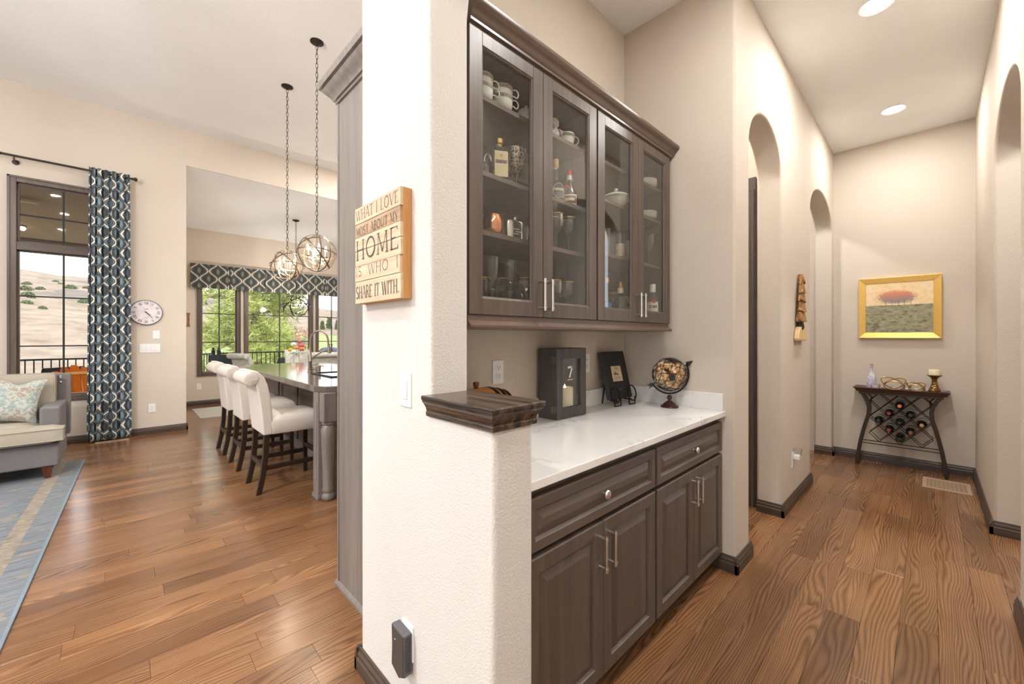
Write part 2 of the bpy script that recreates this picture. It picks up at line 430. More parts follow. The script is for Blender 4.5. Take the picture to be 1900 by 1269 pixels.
def text(mb, s, hgt, total, mapf, wt=.09, serif=True):
    ws = [GL[ch][0] for ch in s]; gap = .10
    tot = sum(ws)+gap*(len(s)-1); k = total/tot; x = 0
    for ch, wd in zip(s, ws):
        for pts, wgt, sf in GL[ch][1]:
            hw = wt*wgt*hgt/2
            P = [((x+p[0])*k, p[1]*hgt) for p in pts]
            segs = list(zip(P[:-1], P[1:]))
            if sf and serif:
                for e in (P[0], P[-1]): segs.append(((e[0]-.11*k, e[1]), (e[0]+.11*k, e[1])))
            for i, (a, b) in enumerate(segs):
                dx, dy = b[0]-a[0], b[1]-a[1]; l = math.hypot(dx, dy) or 1
                thin = sf and serif and i >= len(P)-1
                q = (hw if not thin else wt*.35*hgt/2); nx, ny = -dy/l*q, dx/l*q
                ex, ey = dx/l*q*.4, dy/l*q*.4
                mb.add([mapf(a[0]+nx-ex, a[1]+ny-ey), mapf(a[0]-nx-ex, a[1]-ny-ey), mapf(b[0]-nx+ex, b[1]-ny+ey), mapf(b[0]+nx+ex, b[1]+ny+ey)], [(0, 1, 2, 3)])
        x += wd+gap
    return mb

# ================================================================ STRUCTURE
X0, X1, YP, YC, YE = .70, .855, .795, 1.098, 1.605
NB, XE, YW, YW2 = 1.476, 2.51, .77, .933
XEND, YR, HC, GC = 5.86, -.30, 3.435, 4.34
WY, NY = 7.49, 9.93
# ---- floor: sub floor + single planks
floor = struct(B((-5.6, -3.2, -.12), (6.6, 10.0, -.012)).build('floor', M['trim']))
PW = .127
rows = []; rr = random.Random(3)
def in_view(x, y):
    dep = x*CA+y*SA
    if dep < .25: return 0
    u = 950+F_PX*(x*SA-y*CA)/dep; v = HOR+F_PX*CAMZ/dep
    if -40 < u < 1940 and v < 1330: return 1/dep
    return 0
planks = []
y = -3.2
while y < 9.95:
    x = -5.6-rr.random()*1.2
    while x < 6.5:
        L = rr.choice((.55, .8, 1.05, 1.3, 1.6))
        planks.append((x, y, L)); x += L
    y += PW
def open_floor(x, y):      # rooms where planks can be seen
    if x < X0: return y < WY
    if x > XEND: return False
    if y < YW: return y > -.6
    if y < YE: return False if x < XE+.2 else y < 1.2
    return x < 3.2 and y > 1.6 and not (x > .84 and y < 2.2) and not (y > WY and x < .6)
scored = []
for (x, y, L) in planks:
    best = 0
    for k in (0.02, .25, .5, .75, .98):
        px, py = x+L*k, y+PW/2
        if open_floor(px, py):
            s_ = in_view(px, py)
            best = max(best, s_)
    scored.append((best, x, y, L))
scored.sort(key=lambda t: -t[0])
pm = {}
for L in (.55, .8, 1.05, 1.3, 1.6):
    g = .0004
    mb = MB(); c_ = .0009
    mb.rings([[(g, g, -.012), (L-g, g, -.012), (L-g, PW-g, -.012), (g, PW-g, -.012)],
              [(g, g, -c_), (L-g, g, -c_), (L-g, PW-g, -c_), (g, PW-g, -c_)],
              [(g+c_, g+c_, 0), (L-g-c_, g+c_, 0), (L-g-c_, PW-g-c_, 0), (g+c_, PW-g-c_, 0)]])
    o = mb.build('plank', M['oak']); pm[L] = o.data; bpy.data.objects.remove(o)
rest = MB()
for i, (sc_, x, y, L) in enumerate(scored):
    if i < 300 and sc_ > 0:
        o = bpy.data.objects.new('plank', pm[L]); COL.objects.link(o); o.parent = floor; o.location = (x, y, 0)
    else:
        g = .0012
        rest.box((x+g, y+g, -.012), (min(x+L, 6.55)-g, y+PW-g, 0))
o = rest.build('planks_beyond', M['oak'], floor); o['kind'] = 'stuff'

def wall_holes(axis, a, b, u0, u1, z0, z1, holes):
    us = sorted({u0, u1, *[h[0] for h in holes], *[h[1] for h in holes]}); zs = sorted({z0, z1, *[h[2] for h in holes], *[h[3] for h in holes]})
    mb = MB()
    for i in range(len(us)-1):
        for j in range(len(zs)-1):
            cu, cz = (us[i]+us[i+1])/2, (zs[j]+zs[j+1])/2
            if any(h[0] < cu < h[1] and h[2] < cz < h[3] for h in holes): continue
            if axis == 'y': mb.box((us[i], a, zs[j]), (us[i+1], b, zs[j+1]))
            else: mb.box((a, us[i], zs[j]), (b, us[i+1], zs[j+1]))
    return mb
def arch_pts(a, b, spring, rise, n=18):   # from a to b over the top
    m, r = (a+b)/2, (b-a)/2
    return [(m-r*math.cos(math.pi*i/n), spring+rise*math.sin(math.pi*i/n)) for i in range(n+1)]
# column wall with half-height ledge wall and the arch over the hall mouth
poly = [(YE, 0), (YP, 0), (YP, 1.10), (YC, 1.10)] + arch_pts(YC, YR, 2.42, .42) + [(YR, 0), (-3.2, 0), (-3.2, GC), (YE, GC)]
struct(MB().prism(poly, 'x', X0, X1).build('wall_column', M['wall_lit'], bevel=.016, seg=4))
struct(MB().box((X1-.01, NB, 0), (XE+.16, YE, GC)).build('wall_niche_back', M['wall']))
a1 = arch_pts(2.763, 3.538, 2.515, .305); a2 = arch_pts(4.568, 5.78, 2.50, .315)
poly = [(XE, 0), (2.763, 0)]+a1+[(3.538, 0), (4.568, 0)]+a2+[(5.78, 0), (XEND+.02, 0), (XEND+.02, HC+.02), (XE, HC+.02)]
struct(MB().prism(poly, 'y', YW, YW2).build('wall_hall_left', M['wall'], bevel=.016, seg=4))
struct(MB().box((XE-.0006, YW+.025, 0), (XE+.16, NB+.02, HC+.02)).build('wall_niche_side', M['wall']))
struct(MB().box((XEND, YR-.17, 0), (XEND+.14, 2.5, HC+.02)).build('wall_hall_end', M['wall']))
a3 = arch_pts(3.095, 4.28, 2.50, .315)
poly = [(X1-.02, 0), (3.095, 0)]+a3+[(4.28, 0), (XEND+.1, 0), (XEND+.1, HC+.02), (X1-.02, HC+.02)]
struct(MB().prism(poly, 'y', YR, YR-.163).build('wall_hall_right', M['wall'], bevel=.016, seg=4))
struct(MB().box((3.62, YW2, 0), (3.74, 2.5, HC)).build('wall_vestibule', M['wall']))
struct(MB().box((XE+.1, 2.4, 0), (XEND+.14, 2.52, GC)).build('wall_vestibule_back', M['wall']))
struct(MB().box((XE+.06, YE-.02, HC), (XE+.16, 2.45, GC)).build('wall_vestibule_left', M['wall']))
struct(MB().box((XE+.06, YE-.02, 0), (XE+.16, 2.45, HC)).build('wall_vestibule_near', M['wall']))
struct(MB().box((X1-.02, -1.9, 0), (XEND+.14, -1.78, HC)).build('wall_side_room', M['wall']))
struct(MB().box((X1-.03, -1.9, HC), (XEND+.14, NB+.02, HC+.12)).build('ceiling_hall', M['ceiling']))
struct(MB().box((XE+.02, NB, HC), (XEND+.14, 2.5, HC+.12)).build('ceiling_vestibule', M['ceiling']))
# great room + kitchen + nook shell
KX = 4.7
WIN1 = (-.90, -.138, .60, 3.18)
struct(wall_holes('y', WY, WY+.15, -5.6, .676, 0, GC, [WIN1, (-4.6, -1.7, .55, 3.2)]).build('wall_window_side', M['wall']))
struct(MB().box((.676, WY, 3.82), (KX, WY+.15, GC)).build('wall_nook_header', M['wall']))
NW = [(1.12, 1.72), (1.895, 3.13), (3.30, 3.95)]
struct(wall_holes('y', NY, NY+.15, .5, KX, 0, 3.9, [(a, b, .62, 2.42) for a, b in NW]).build('wall_nook', M['wall']))
struct(MB().box((.526, WY+.1, 0), (.676, NY+.05, 3.9)).build('wall_nook_left', M['wall']))
struct(MB().box((KX, 2.4, 0), (KX+.12, NY+.1, GC)).build('wall_kitchen', M['wall']))
struct(wall_holes('x', -5.72, -5.6, -3.2, WY+.15, 0, GC, [(-2.4, 1.2, .15, 3.6), (1.6, 4.0, .15, 3.6), (4.4, 6.9, .15, 3.6)]).build('wall_great_room', M['wall']))
struct(MB().box((-5.72, -3.32, 0), (X1, -3.2, GC)).build('wall_great_room_back', M['wall']))
struct(MB().box((-5.72, -3.32, GC), (KX+.12, WY+.15, GC+.12)).build('ceiling', M['ceiling']))
struct(MB().prism([(WY+.02, 3.82), (NY+.3, 3.82-.156*(NY+.28-WY)), (NY+.3, 3.95-.156*(NY+.28-WY)), (WY+.02, 3.96)], 'x', .5, KX+.12).build('ceiling_nook', M['ceiling']))

# ---- baseboards
BP = [(0, 0), (.020, 0), (.020, .050), (.016, .056), (.016, .070), (.010, .080), (.008, .092), (0, .092)]
def baseboard(name, axis, plane, sgn, a, b, ends=(0, 0)):
    poly = [(plane+sgn*p, z) for p, z in BP]
    mb = MB()
    if axis == 'x': mb.prism(poly, 'x', a, b)      # runs along x, poly in (y,z)
    else: mb.prism([(q, z) for q, z in poly], 'y', a, b)
    return struct(mb.build(name, M['trim'] if axis == 'x' else M['trim_y'], bevel=.002))
e = .02
baseboard('baseboard_column', 'y', X0, -1, YP-.02, YE+.02)
baseboard('baseboard_column_end', 'x', YE, 1, X0-e, X1)
baseboard('baseboard_niche_side', 'y', XE, -1, YW-e, .93)
baseboard('baseboard_hall_near', 'x', YW, -1, XE-e, 2.763+e)
baseboard('baseboard_jamb_near', 'y', 3.538, -1, YW-e, YW2)
baseboard('baseboard_hall_middle', 'x', YW, -1, 3.538-e, 4.568+e)
baseboard('baseboard_jamb_far', 'y', 5.78, -1, YW-e, YW2)
baseboard('baseboard_hall_far', 'x', YW, -1, 5.78-e, XEND)
baseboard('baseboard_hall_end', 'y', XEND, -1, YR, YW)
baseboard('baseboard_hall_right', 'x', YR, 1, 4.28-e, XEND)
baseboard('baseboard_jamb_right', 'y', 4.28, -1, YR-.163, YR+e)
baseboard('baseboard_hall_right_near', 'x', YR, 1, X1, 3.095+e)
baseboard('baseboard_vestibule_back', 'x', 2.4, -1, 3.74, XEND)
baseboard('baseboard_window_side', 'x', WY, -1, -5.6, .676+e)
baseboard('baseboard_window_end', 'y', .676, 1, WY-e, WY+.15)
baseboard('baseboard_nook', 'x', NY, -1, .676, KX)

# ---- windows
def window(name, x0, x1, z0, z1, y, transom=None, nv=1, hz=(), cas=.10, casb=.10, ztop_gl=None):
    t = bpy.data.objects.new(name, None); COL.objects.link(t); struct(t); t.location = ((x0+x1)/2, y, z0)
    WM[t.name] = Matrix.Translation(t.location)
    ox0, ox1, oz0, oz1 = x0-cas*.58, x1+cas*.58, z0-casb*.5, z1+cas*.58
    for a, b in (((ox0, y-.022, oz0), (x0+.012, y+.02, oz1)), ((x1-.012, y-.022, oz0), (ox1, y+.02, oz1)), ((x0+.012, y-.022, z1-.012), (x1-.012, y+.02, oz1)), ((x0+.012, y-.026, oz0), (x1-.012, y+.03, z0+.012))):
        B(a, b).build('casing', M['trim_z'], t, bevel=.004)
    ob = MB()                                                     # raised outer bead of the casing
    for a, b in (((ox0, y-.034, oz0), (ox0+.022, y-.02, oz1)), ((ox1-.022, y-.034, oz0), (ox1, y-.02, oz1)), ((ox0, y-.034, oz1-.022), (ox1, y-.02, oz1)), ((ox0, y-.034, oz0), (ox1, y-.02, oz0+.022))): ob.box(a, b)
    ob.build('casing_bead', M['trim_z'], t, bevel=.003)
    lites = [(z0, z1, hz)] if transom is None else [(z0, transom-.035, hz), (transom+.035, z1, ((transom+z1)/2+.0,))]
    if transom is not None: B((x0, y-.01, transom-.05), (x1, y+.07, transom+.05)).build('transom_bar', M['trim'], t, bevel=.006)
    sw = .03
    for (a, b, hh) in lites:
        sash = MB()
        for p, q in (((x0, y+.03, a), (x0+sw, y+.075, b)), ((x1-sw, y+.03, a), (x1, y+.075, b)), ((x0, y+.03, a), (x1, y+.075, a+sw)), ((x0, y+.03, b-sw), (x1, y+.075, b))): sash.box(p, q)
        sash.build('sash', M['trim_z'], t, bevel=.003)
        gx = [x0+sw+(x1-x0-2*sw)*i/(nv+1) for i in range(nv+2)]
        gz = [a+sw]+list(hh)+[b-sw]
        for g in gx[1:-1]: B((g-.009, y+.045, a+sw), (g+.009, y+.066, b-sw)).build('muntin', M['blackmatte'], t)
        for g in gz[1:-1]: B((x0+sw, y+.046, g-.008), (x1-sw, y+.065, g+.008)).build('muntin', M['blackmatte'], t)
        for i in range(len(gx)-1):
            for j in range(len(gz)-1):
                B((gx[i], y+.054, gz[j]), (gx[i+1], y+.058, gz[j+1])).build('pane', M['pane'], t)
    return t
window('window_1', WIN1[0], WIN1[1], WIN1[2], WIN1[3], WY, transom=2.42, nv=1, hz=(1.228, 1.83))
for i, (a, b) in enumerate(NW):
    window('window_%d' % (i+2), a, b, .62, 2.42, NY, nv=1, hz=(1.228, 1.80))
# unseen great room windows, put in for daylight, get plain frames
for i, (a, b) in enumerate(((-2.4, 1.2), (1.6, 4.0), (4.4, 6.9))):
    fr = MB()
    for p, q in (((-5.66, a, .15), (-5.56, a+.07, 3.6)), ((-5.66, b-.07, .15), (-5.56, b, 3.6)), ((-5.66, a, .15), (-5.56, b, .22)), ((-5.66, a, 3.53), (-5.56, b, 3.6)), ((-5.64, (a+b)/2-.03, .15), (-5.58, (a+b)/2+.03, 3.6))): fr.box(p, q)
    struct(fr.build('window_%d' % (i+5), M['trim_z']))
fr = MB()
for p, q in (((-4.6, WY-.02, .55), (-4.53, WY+.1, 3.2)), ((-1.77, WY-.02, .55), (-1.7, WY+.1, 3.2)), ((-4.6, WY-.02, .55), (-1.7, WY+.1, .62)), ((-4.6, WY-.02, 3.13), (-1.7, WY+.1, 3.2)), ((-3.18, WY, .55), (-3.12, WY+.08, 3.2))): fr.box(p, q)
struct(fr.build('window_8', M['trim_z']))  # off-view window added to let more daylight in
# ---- panel door with casing beyond the near arch
t = bpy.data.objects.new('door_1', None); COL.objects.link(t); struct(t)
B((3.585, 1.06, 0), (3.62, 1.86, 2.5)).build('door_panel', M['trim_z'], t, bevel=.004)
for a, b in (((3.59, .955, 0), (3.621, 1.06, 2.51)), ((3.59, 1.86, 0), (3.621, 1.965, 2.51)), ((3.588, .955, 2.5), (3.621, 1.965, 2.605))):
    B(a, b).build('door_casing', M['trim_z'], t, bevel=.004)
B((3.578, .965, 0), (3.592, .985, 2.51)).build('casing_bead', M['trim_z'], t, bevel=.003)

# ================================================================ LAMPS IN THE CEILINGS
def downlight(x, y, z, label, power, group, r=.075, col=(1, .98, .95)):
    t = thing('recessed_downlight', label, 'downlight', (x, y, z), group=group)
    MB().shell([(r, -.002), (r+.012, -.008), (r+.022, -.004), (r+.022, .0)], (x, y, z), 28).build('trim_ring', M['white'], t, smooth=True)
    MB().lathe([(r, -.003), (r, -.001)], (x, y, z), 28).build('lens', M['led'], t)
    area('downlight_lamp', (x, y, z-.012), (r*2, r*2), (0, 0, -1), power, col, 'DISK')
downlight(3.42, .235, HC, 'round recessed downlight in the hall ceiling before the near wall arch', 17, 'hall downlights')
downlight(5.114, .235, HC, 'round recessed downlight in the hall ceiling near the end wall', 12, 'hall downlights')
downlight(1.75, .235, HC, 'added round recessed downlight in the hall ceiling, out of view beside the glass cabinets', 17, 'hall downlights')  # added off-view lamp that lights the niche
for (x, y) in ((-1.0, .4), (-1.0, 2.2), (-3.0, .4), (-3.0, 2.6), (-3.0, 5.0), (-1.2, -1.8), (-3.2, -1.8), (.1, -1.6)):  # unseen lamps added to brighten the great room
    downlight(x, y, GC, 'added round recessed downlight, out of view in the tall great room ceiling', 20, 'added great room downlights')
for (x, y) in ((2.9, 3.4), (2.9, 4.8), (3.0, 6.3)):  # added fill for the kitchen, hidden behind the column and tall cabinet
    downlight(x, y, GC, 'added round recessed downlight, hidden from view over the kitchen aisle', 40, 'added kitchen downlights')
for (x, y) in ((3.15, 1.6), (5.0, 1.55), (3.7, -1.1)):  # lamps added out of sight to lift the rooms behind the arches
    downlight(x, y, HC, 'added round recessed downlight, unseen in a side room behind a wall arch', 18, 'added side room downlights')

# ================================================================ BUFFET NICHE
CT = .915
# ---- quartz worktop with splashes
t = B((X1, .82, CT-.03), (XE, NB, CT)).build('quartz_worktop', M['quartz'], bevel=.003)
tag(t, 'white veined quartz worktop over the buffet base cabinets', 'worktop')
for a_, b_, l_ in (((X1+.02, NB-.02, CT), (XE-.02, NB, CT+.10), 'low white quartz splash along the niche back wall'), ((XE-.02, .83, CT), (XE, NB, CT+.10), 'low white quartz splash on the wall beside the cork globe'), ((X1, .83, CT), (X1+.02, NB, CT+.10), 'low white quartz splash against the ledge wall')):
    tag(B(a_, b_).build('quartz_splash', M['quartz'], bevel=.002), l_, 'backsplash', 'worktop splashes')

def frame_loft(mb, x0, x1, z0, z1, prof, y):     # rectangular loops, prof = (inset, depth from y towards -y)
    mb.rings([[(x0+i, y-d, z0+i), (x1-i, y-d, z0+i), (x1-i, y-d, z1-i), (x0+i, y-d, z1-i)] for i, d in prof], cap=False)
    i, d = prof[-1]
    n0 = len(mb.v)-4; mb.f.append((n0, n0+1, n0+2, n0+3))
    return mb
def bar_handle(parent, x, y, z0, z1):
    mb = MB().tube([(x, y-.032, z0), (x, y-.032, z1)], .0055, 10)
    for z in (z0+.012, z1-.012):
        mb.tube([(x, y+.001, z), (x, y-.036, z)], .0045, 8); mb.lathe([(.0075, -.004), (.0075, .004)], (x, y-.032, z), 12)
    mb.build('handle', M['nickel'], parent, smooth=True)
FY = .84
def base_cabinet(x0, x1, label):
    t = thing('base_cabinet', label, 'cabinet', ((x0+x1)/2, 1.16, 0), group='buffet base cabinets')
    cb = MB().box((x0, FY+.022, .10), (x1, NB-.005, CT-.032)).box((x0, FY+.085, 0), (x1, NB-.005, .10))
    cb.build('carcass', M['cab'], t)
    xm = (x0+x1)/2
    d = MB(); frame_loft(d, x0+.006, x1-.006, .685, .852, [(0, -.02), (0, 0), (.004, .004), (.034, .004), (.036, 0), (.042, -.006), (.046, -.006), (.072, .002)], FY)
    dr = d.build('drawer', M['cab_h'], t)
    B((x0+.006, FY+.019, .685), (x1-.006, FY+.03, .852)).build('drawer_back', M['cab_h'], dr)
    kz = .768
    kn = MB().lathe([(.0065, 0), (.005, .010), (.006, .016), (.015, .020), (.017, .026), (.014, .031), (.004, .033)], (0, 0, 0), 18, M=Matrix.Translation((xm, FY+.004, kz)) @ Matrix.Rotation(math.pi/2, 4, 'X'))
    kn.build('knob', M['nickel'], dr, smooth=True)
    for a, b, hx in ((x0+.006, xm-.0015, xm-.03), (xm+.0015, x1-.006, xm+.03)):
        d = MB(); frame_loft(d, a, b, .095, .668, [(0, -.02), (0, 0), (.004, .004), (.050, .004), (.052, 0), (.058, -.007), (.062, -.007), (.092, .002)], FY)
        dd = d.build('door', M['cab'], t)
        B((a, FY+.019, .095), (b, FY+.03, .668)).build('door_back', M['cab'], dd)
        bar_handle(dd, hx, FY-.004, .50, .632)
base_cabinet(X1+.012, 1.690, 'grey-brown base cabinet with a knobbed drawer over two doors, beside the ledge wall')
base_cabinet(1.694, XE-.008, 'grey-brown base cabinet with a knobbed drawer over two doors, beside the wall arch')

# ---- glass wall cabinets
UY, UZ0, UZ1 = 1.13, 1.424, 2.468
def wall_cabinet(x0, x1, shelves, label):
    t = thing('glass_wall_cabinet', label, 'cabinet', ((x0+x1)/2, 1.3, UZ0), group='glass wall cabinets')
    w_ = .018
    c = MB().box((x0, UY+.022, UZ0), (x0+w_, NB-.004, UZ1)).box((x1-w_, UY+.022, UZ0), (x1, NB-.004, UZ1))
    c.box((x0+w_, UY+.022, UZ0), (x1-w_, NB-.004, UZ0+w_)).box((x0+w_, UY+.022, UZ1-w_), (x1-w_, NB-.004, UZ1)).box((x0+w_, NB-.014, UZ0+w_), (x1-w_, NB-.004, UZ1-w_))
    c.build('carcass', M['cab_in'], t)
    for z in shelves: B((x0+w_, UY+.05, z-.019), (x1-w_, NB-.014, z)).build('shelf', M['cab_in'], t, bevel=.001)
    xm = (x0+x1)/2; st = .060
    for a, b, hx in ((x0+.002, xm-.0015, xm-.024), (xm+.0015, x1-.002, xm+.024)):
        fr = MB(); z0, z1 = UZ0+.002, UZ1-.004
        for p, q in (((a, UY, z0), (a+st, UY+.021, z1)), ((b-st, UY, z0), (b, UY+.021, z1)), ((a+st, UY, z0), (b-st, UY+.021, z0+st)), ((a+st, UY, z1-st), (b-st, UY+.021, z1))): fr.box(p, q)
        d = fr.build('door', M['cab'], t, bevel=.0015)
        be = MB()
        be.rings([[(a+st-i, UY+dz, z0+st-i), (b-st+i, UY+dz, z0+st-i), (b-st+i, UY+dz, z1-st+i), (a+st-i, UY+dz, z1-st+i)] for i, dz in ((.001, .002), (-.006, .005), (-.009, .012), (-.009, .016))], cap=False)
        be.build('glazing_bead', M['cab'], d)
        B((a+st-.004, UY+.011, z0+st-.004), (b-st+.004, UY+.014, z1-st+.004)).build('pane', M['cabglass'], d)
        bar_handle(d, hx, UY, 1.452, 1.585)
        for hz in (UZ0+.16, UZ1-.22):
            ex = a+.035 if hx > xm else b-.035
    return t
UA, UM, UB = .881, 1.673, 2.465
SH1, SH2 = (2.265, 1.978, 1.752), (2.268, 2.070, 1.786)
wall_cabinet(UA, UM-.004, SH1, 'glass-fronted wall cabinet holding teacups, bottles and crystal stemware, beside the column')
wall_cabinet(UM+.004, UB, SH2, 'glass-fronted wall cabinet holding a tureen, stacked saucers and clear bottles')
t = MB().loft_rect(UA, UB, UY, NB-.005, [(.004, UZ1-.006), (.010, UZ1-.004), (.010, UZ1+.006), (.014, UZ1+.010), (.018, UZ1+.022), (.028, UZ1+.038), (.040, UZ1+.048), (.042, UZ1+.056), (.042, UZ1+.066)], 'yX').build('crown_molding', M['crown'], smooth=True)
tag(t, 'brown stained crown molding along the top of the glass cabinets', 'molding')
t = MB().loft_rect(UA, UB-.004, UY, NB-.05, [(.004, 1.376), (.010, 1.380), (.010, 1.388), (.0, 1.398), (-.006, 1.404), (-.006, 1.424)], 'yX').build('light_rail', M['crown'])
tag(t, 'stained light rail molding under the glass cabinets', 'molding')

# ---- ledge cap
t = MB().loft_rect(X0, X1-.006, YP, YC+.006, [(.004, 1.094), (.009, 1.097), (.011, 1.108), (.008, 1.112), (.010, 1.122), (.020, 1.138), (.024, 1.142), (.024, 1.147), (.027, 1.149), (.028, 1.158), (.025, 1.162)], 'xXy').build('ledge_cap', M['cap'], smooth=True)
tag(t, 'dark stained molded wood cap on top of the half-height ledge wall', 'ledge')

# ---- plates, switches and outlets
def wall_plate(name, label, cat, c, nrm, wd, hg, kind='outlet', gangs=1, group=None):
    # c centre on the wall, nrm one of '-x','-y'
    t = thing(name, label, cat, c, group=group)
    def P(s, z, d):   # s to the viewer's right, d out of the wall
        return (c[0]-d, c[1]-s, c[2]+z) if nrm == '-x' else (c[0]+s, c[1]-d, c[2]+z)
    def bx(s0, s1, z0, z1, d0, d1): return MB().box(P(s0, z0, d0), P(s1, z1, d1))
    bx(-wd/2, wd/2, -hg/2, hg/2, -.001, .006).build('plate', M['white'], t, bevel=.002)
    if kind == 'outlet':
        for z in (-.02, .02):
            bx(-.017, .017, z-.0145, z+.0145, .005, .009).build('socket', M['white'], t, bevel=.003)
            sl = MB()
            for s in (-.007, .007): sl.box(P(s-.0013, z-.002, .0085), P(s+.0013, z+.008, .0095))
            sl.box(P(-.0025, z-.010, .0085), P(.0025, z-.006, .0095)); sl.build('slots', M['slot'], t)
    elif kind == 'rocker':
        for g in range(gangs):
            s = (g-(gangs-1)/2)*.046
            k = bx(s-.0165, s+.0165, -.033, .033, .005, .010); k.build('rocker', M['white'], t, bevel=.002)
            bx(s-.0175, s+.0175, -.0345, .0345, .0055, .0066).build('gap', M['gap'], t)
    return t
wall_plate('light_switch', 'tall white rocker switch plate on the column below the wooden sign', 'switch', (X0, 1.244, 1.166), '-x', .074, .117, 'rocker')
wall_plate('wall_outlet', 'white duplex outlet under the glass cabinets behind the little barrel', 'outlet', (1.328, NB, 1.172), '-y', .07, .115)
wall_plate('wall_outlet', 'white duplex outlet half hidden behind the candle lantern', 'outlet', (2.06, NB, 1.182), '-y', .07, .115)
wall_plate('wall_outlet', 'white duplex outlet low on the wall below the round clock', 'outlet', (.305, WY, .354), '-y', .074, .118)
wall_plate('light_switch', 'white four gang switch plate below the round clock', 'switch', (.285, WY, 1.182), '-y', .21, .118, 'rocker', 4)
wall_plate('wall_control', 'small white control plate just under the round clock', 'switch', (.35, WY, 1.369), '-y', .074, .112, 'blank')
wall_plate('wall_outlet', 'white duplex outlet on the nook wall below the narrow window', 'outlet', (1.089, NY, .367), '-y', .074, .118)
# plug-in unit on the column
t = wall_plate('wall_outlet', 'white outlet plate low on the column, mostly hidden by the plugged in grey unit', 'outlet', (X0, 1.229, .320), '-x', .072, .117)
c = Vector((X0, 1.228, .295))
t = thing('plug_in_wifi_unit', 'dark grey plug-in network unit with louvred side on the column', 'network unit', tuple(c))
yc0, yc1 = 1.195, 1.280
def sect(d, sh):
    pts = [(yc0+sh, .362-sh*.3), (yc1-sh, .368-sh*.3), (yc1-sh*1.6, .30), (yc1-sh, .232+sh*.3), (yc0+.03, .212+sh*.3), (yc0+sh, .226+sh*.3), (yc0+sh*.6, .30)]
    return [(X0-d, p[0], p[1]) for p in pts]
MB().rings([sect(.006, .002), sect(.030, 0), sect(.036, .002)]).build('housing', plain('charcoal_plastic', (.10, .10, .105), .5), t, bevel=.002)
MB().rings([sect(.036, .003), sect(.0385, .006)]).build('front_cover', plain('dark_brown_grey_cover', (.055, .05, .045), .45), t)
lv = MB()
for k in range(14):
    z = .24+k*.0085; lv.box((X0-.032, yc0-.0012, z), (X0-.012, yc0+.003, z+.004))
lv.build('louvres', M['slot'], t)
MB().sphere((X0-.0388, 1.250, .330), .0022, 8, 6).build('status_light', M['white'], t)

# ---- wooden sign
SX, SY0, SY1, SZ0, SZ1 = .657, 1.206, 1.562, 1.472, 1.841
t = thing('wooden_sign', 'square reclaimed plank sign with faded serif lettering on the column', 'sign', (X0-.02, (SY0+SY1)/2, SZ0))
for a, b in (((SX+.010, SY0, SZ0), (X0-.001, SY0+.018, SZ1)), ((SX+.010, SY1-.018, SZ0), (X0-.001, SY1, SZ1)), ((SX+.010, SY0+.018, SZ1-.018), (X0-.001, SY1-.018, SZ1)), ((SX+.010, SY0+.018, SZ0), (X0-.001, SY1-.018, SZ0+.018))):
    B(a, b).build('side_board', M['pine_side'], t, bevel=.001)
cuts = [0, .165, .30, .445, .60, .745, 1.0] ; cuts = [0, .17, .295, .445, .595, .745, 1.0]
cz = [1.0, .83, .69, .55, .39, .23, 0.0]
for i in range(6):
    z1, z0 = SZ0+(SZ1-SZ0)*cz[i], SZ0+(SZ1-SZ0)*cz[i+1]
    yr = SY0 + (0 if i in (0, 2, 3, 5) else .004)
    B((SX+(.001 if i % 2 else 0), yr, z0+.0008), (SX+.011, SY1, z1-.0008)).build('plank', M['pine_brown'] if i == 1 else M['pine'], t, bevel=.0012)
HT = SZ1-SZ0
for s, zb, hg, y0, y1, wt in (('WHAT I LOVE', .865, .105, 1.552, 1.220, .10), ('MOST ABOUT MY', .705, .085, 1.552, 1.222, .10), ('HOME', .455, .195, 1.552, 1.222, .11), ('IS  WHO  I', .285, .095, 1.554, 1.219, .10), ('SHARE IT WITH.', .055, .120, 1.552, 1.215, .10)):
    text(MB(), s, hg*HT, y0-y1, lambda a, b, y0=y0, zb=zb: (SX-.0006, y0-a, SZ0+zb*HT+b), wt).build('lettering', M['ink'], t)

# ================================================================ THINGS ON THE WORKTOP
# ---- little barrel
t = thing('mini_barrel', 'small wooden barrel with black hoops and a peg, behind the ledge cap', 'barrel', (1.13, 1.35, CT))
R = Matrix.Translation((1.10, 1.33, CT+.115)) @ Matrix.Rotation(math.pi/2, 4, 'Y')
hon = wood('honey_oak_barrel', lin(150, 92, 38), lin(196, 132, 62), 'x', .4)
pf = [(.075+.024*math.cos((z/.13)*math.pi/2*.98), z) for z in [-.13+.26*i/14 for i in range(15)]]
MB().lathe(pf, (0, 0, 0), 28, M=R).build('body', hon, t, smooth=True)
for z in (-.115, -.075, .045, .085, .12):
    r = .075+.024*math.cos((z/.13)*math.pi/2*.98)
    MB().shell([(r+.001, z-.009), (r+.003, z-.009), (r+.003, z+.009), (r+.001, z+.009)], (0, 0, 0), 28, M=R).build('hoop', M['black'], t, smooth=True)
MB().lathe([(.009, 0), (.010, .010), (.013, .016), (.013, .026), (.010, .030)], (1.075, 1.33, CT+.21), 14).build('peg', M['redwood'], t, smooth=True)
for x in (1.02, 1.18): B((x-.012, 1.27, CT), (x+.012, 1.39, CT+.030)).build('cradle_foot', hon, t, bevel=.002)

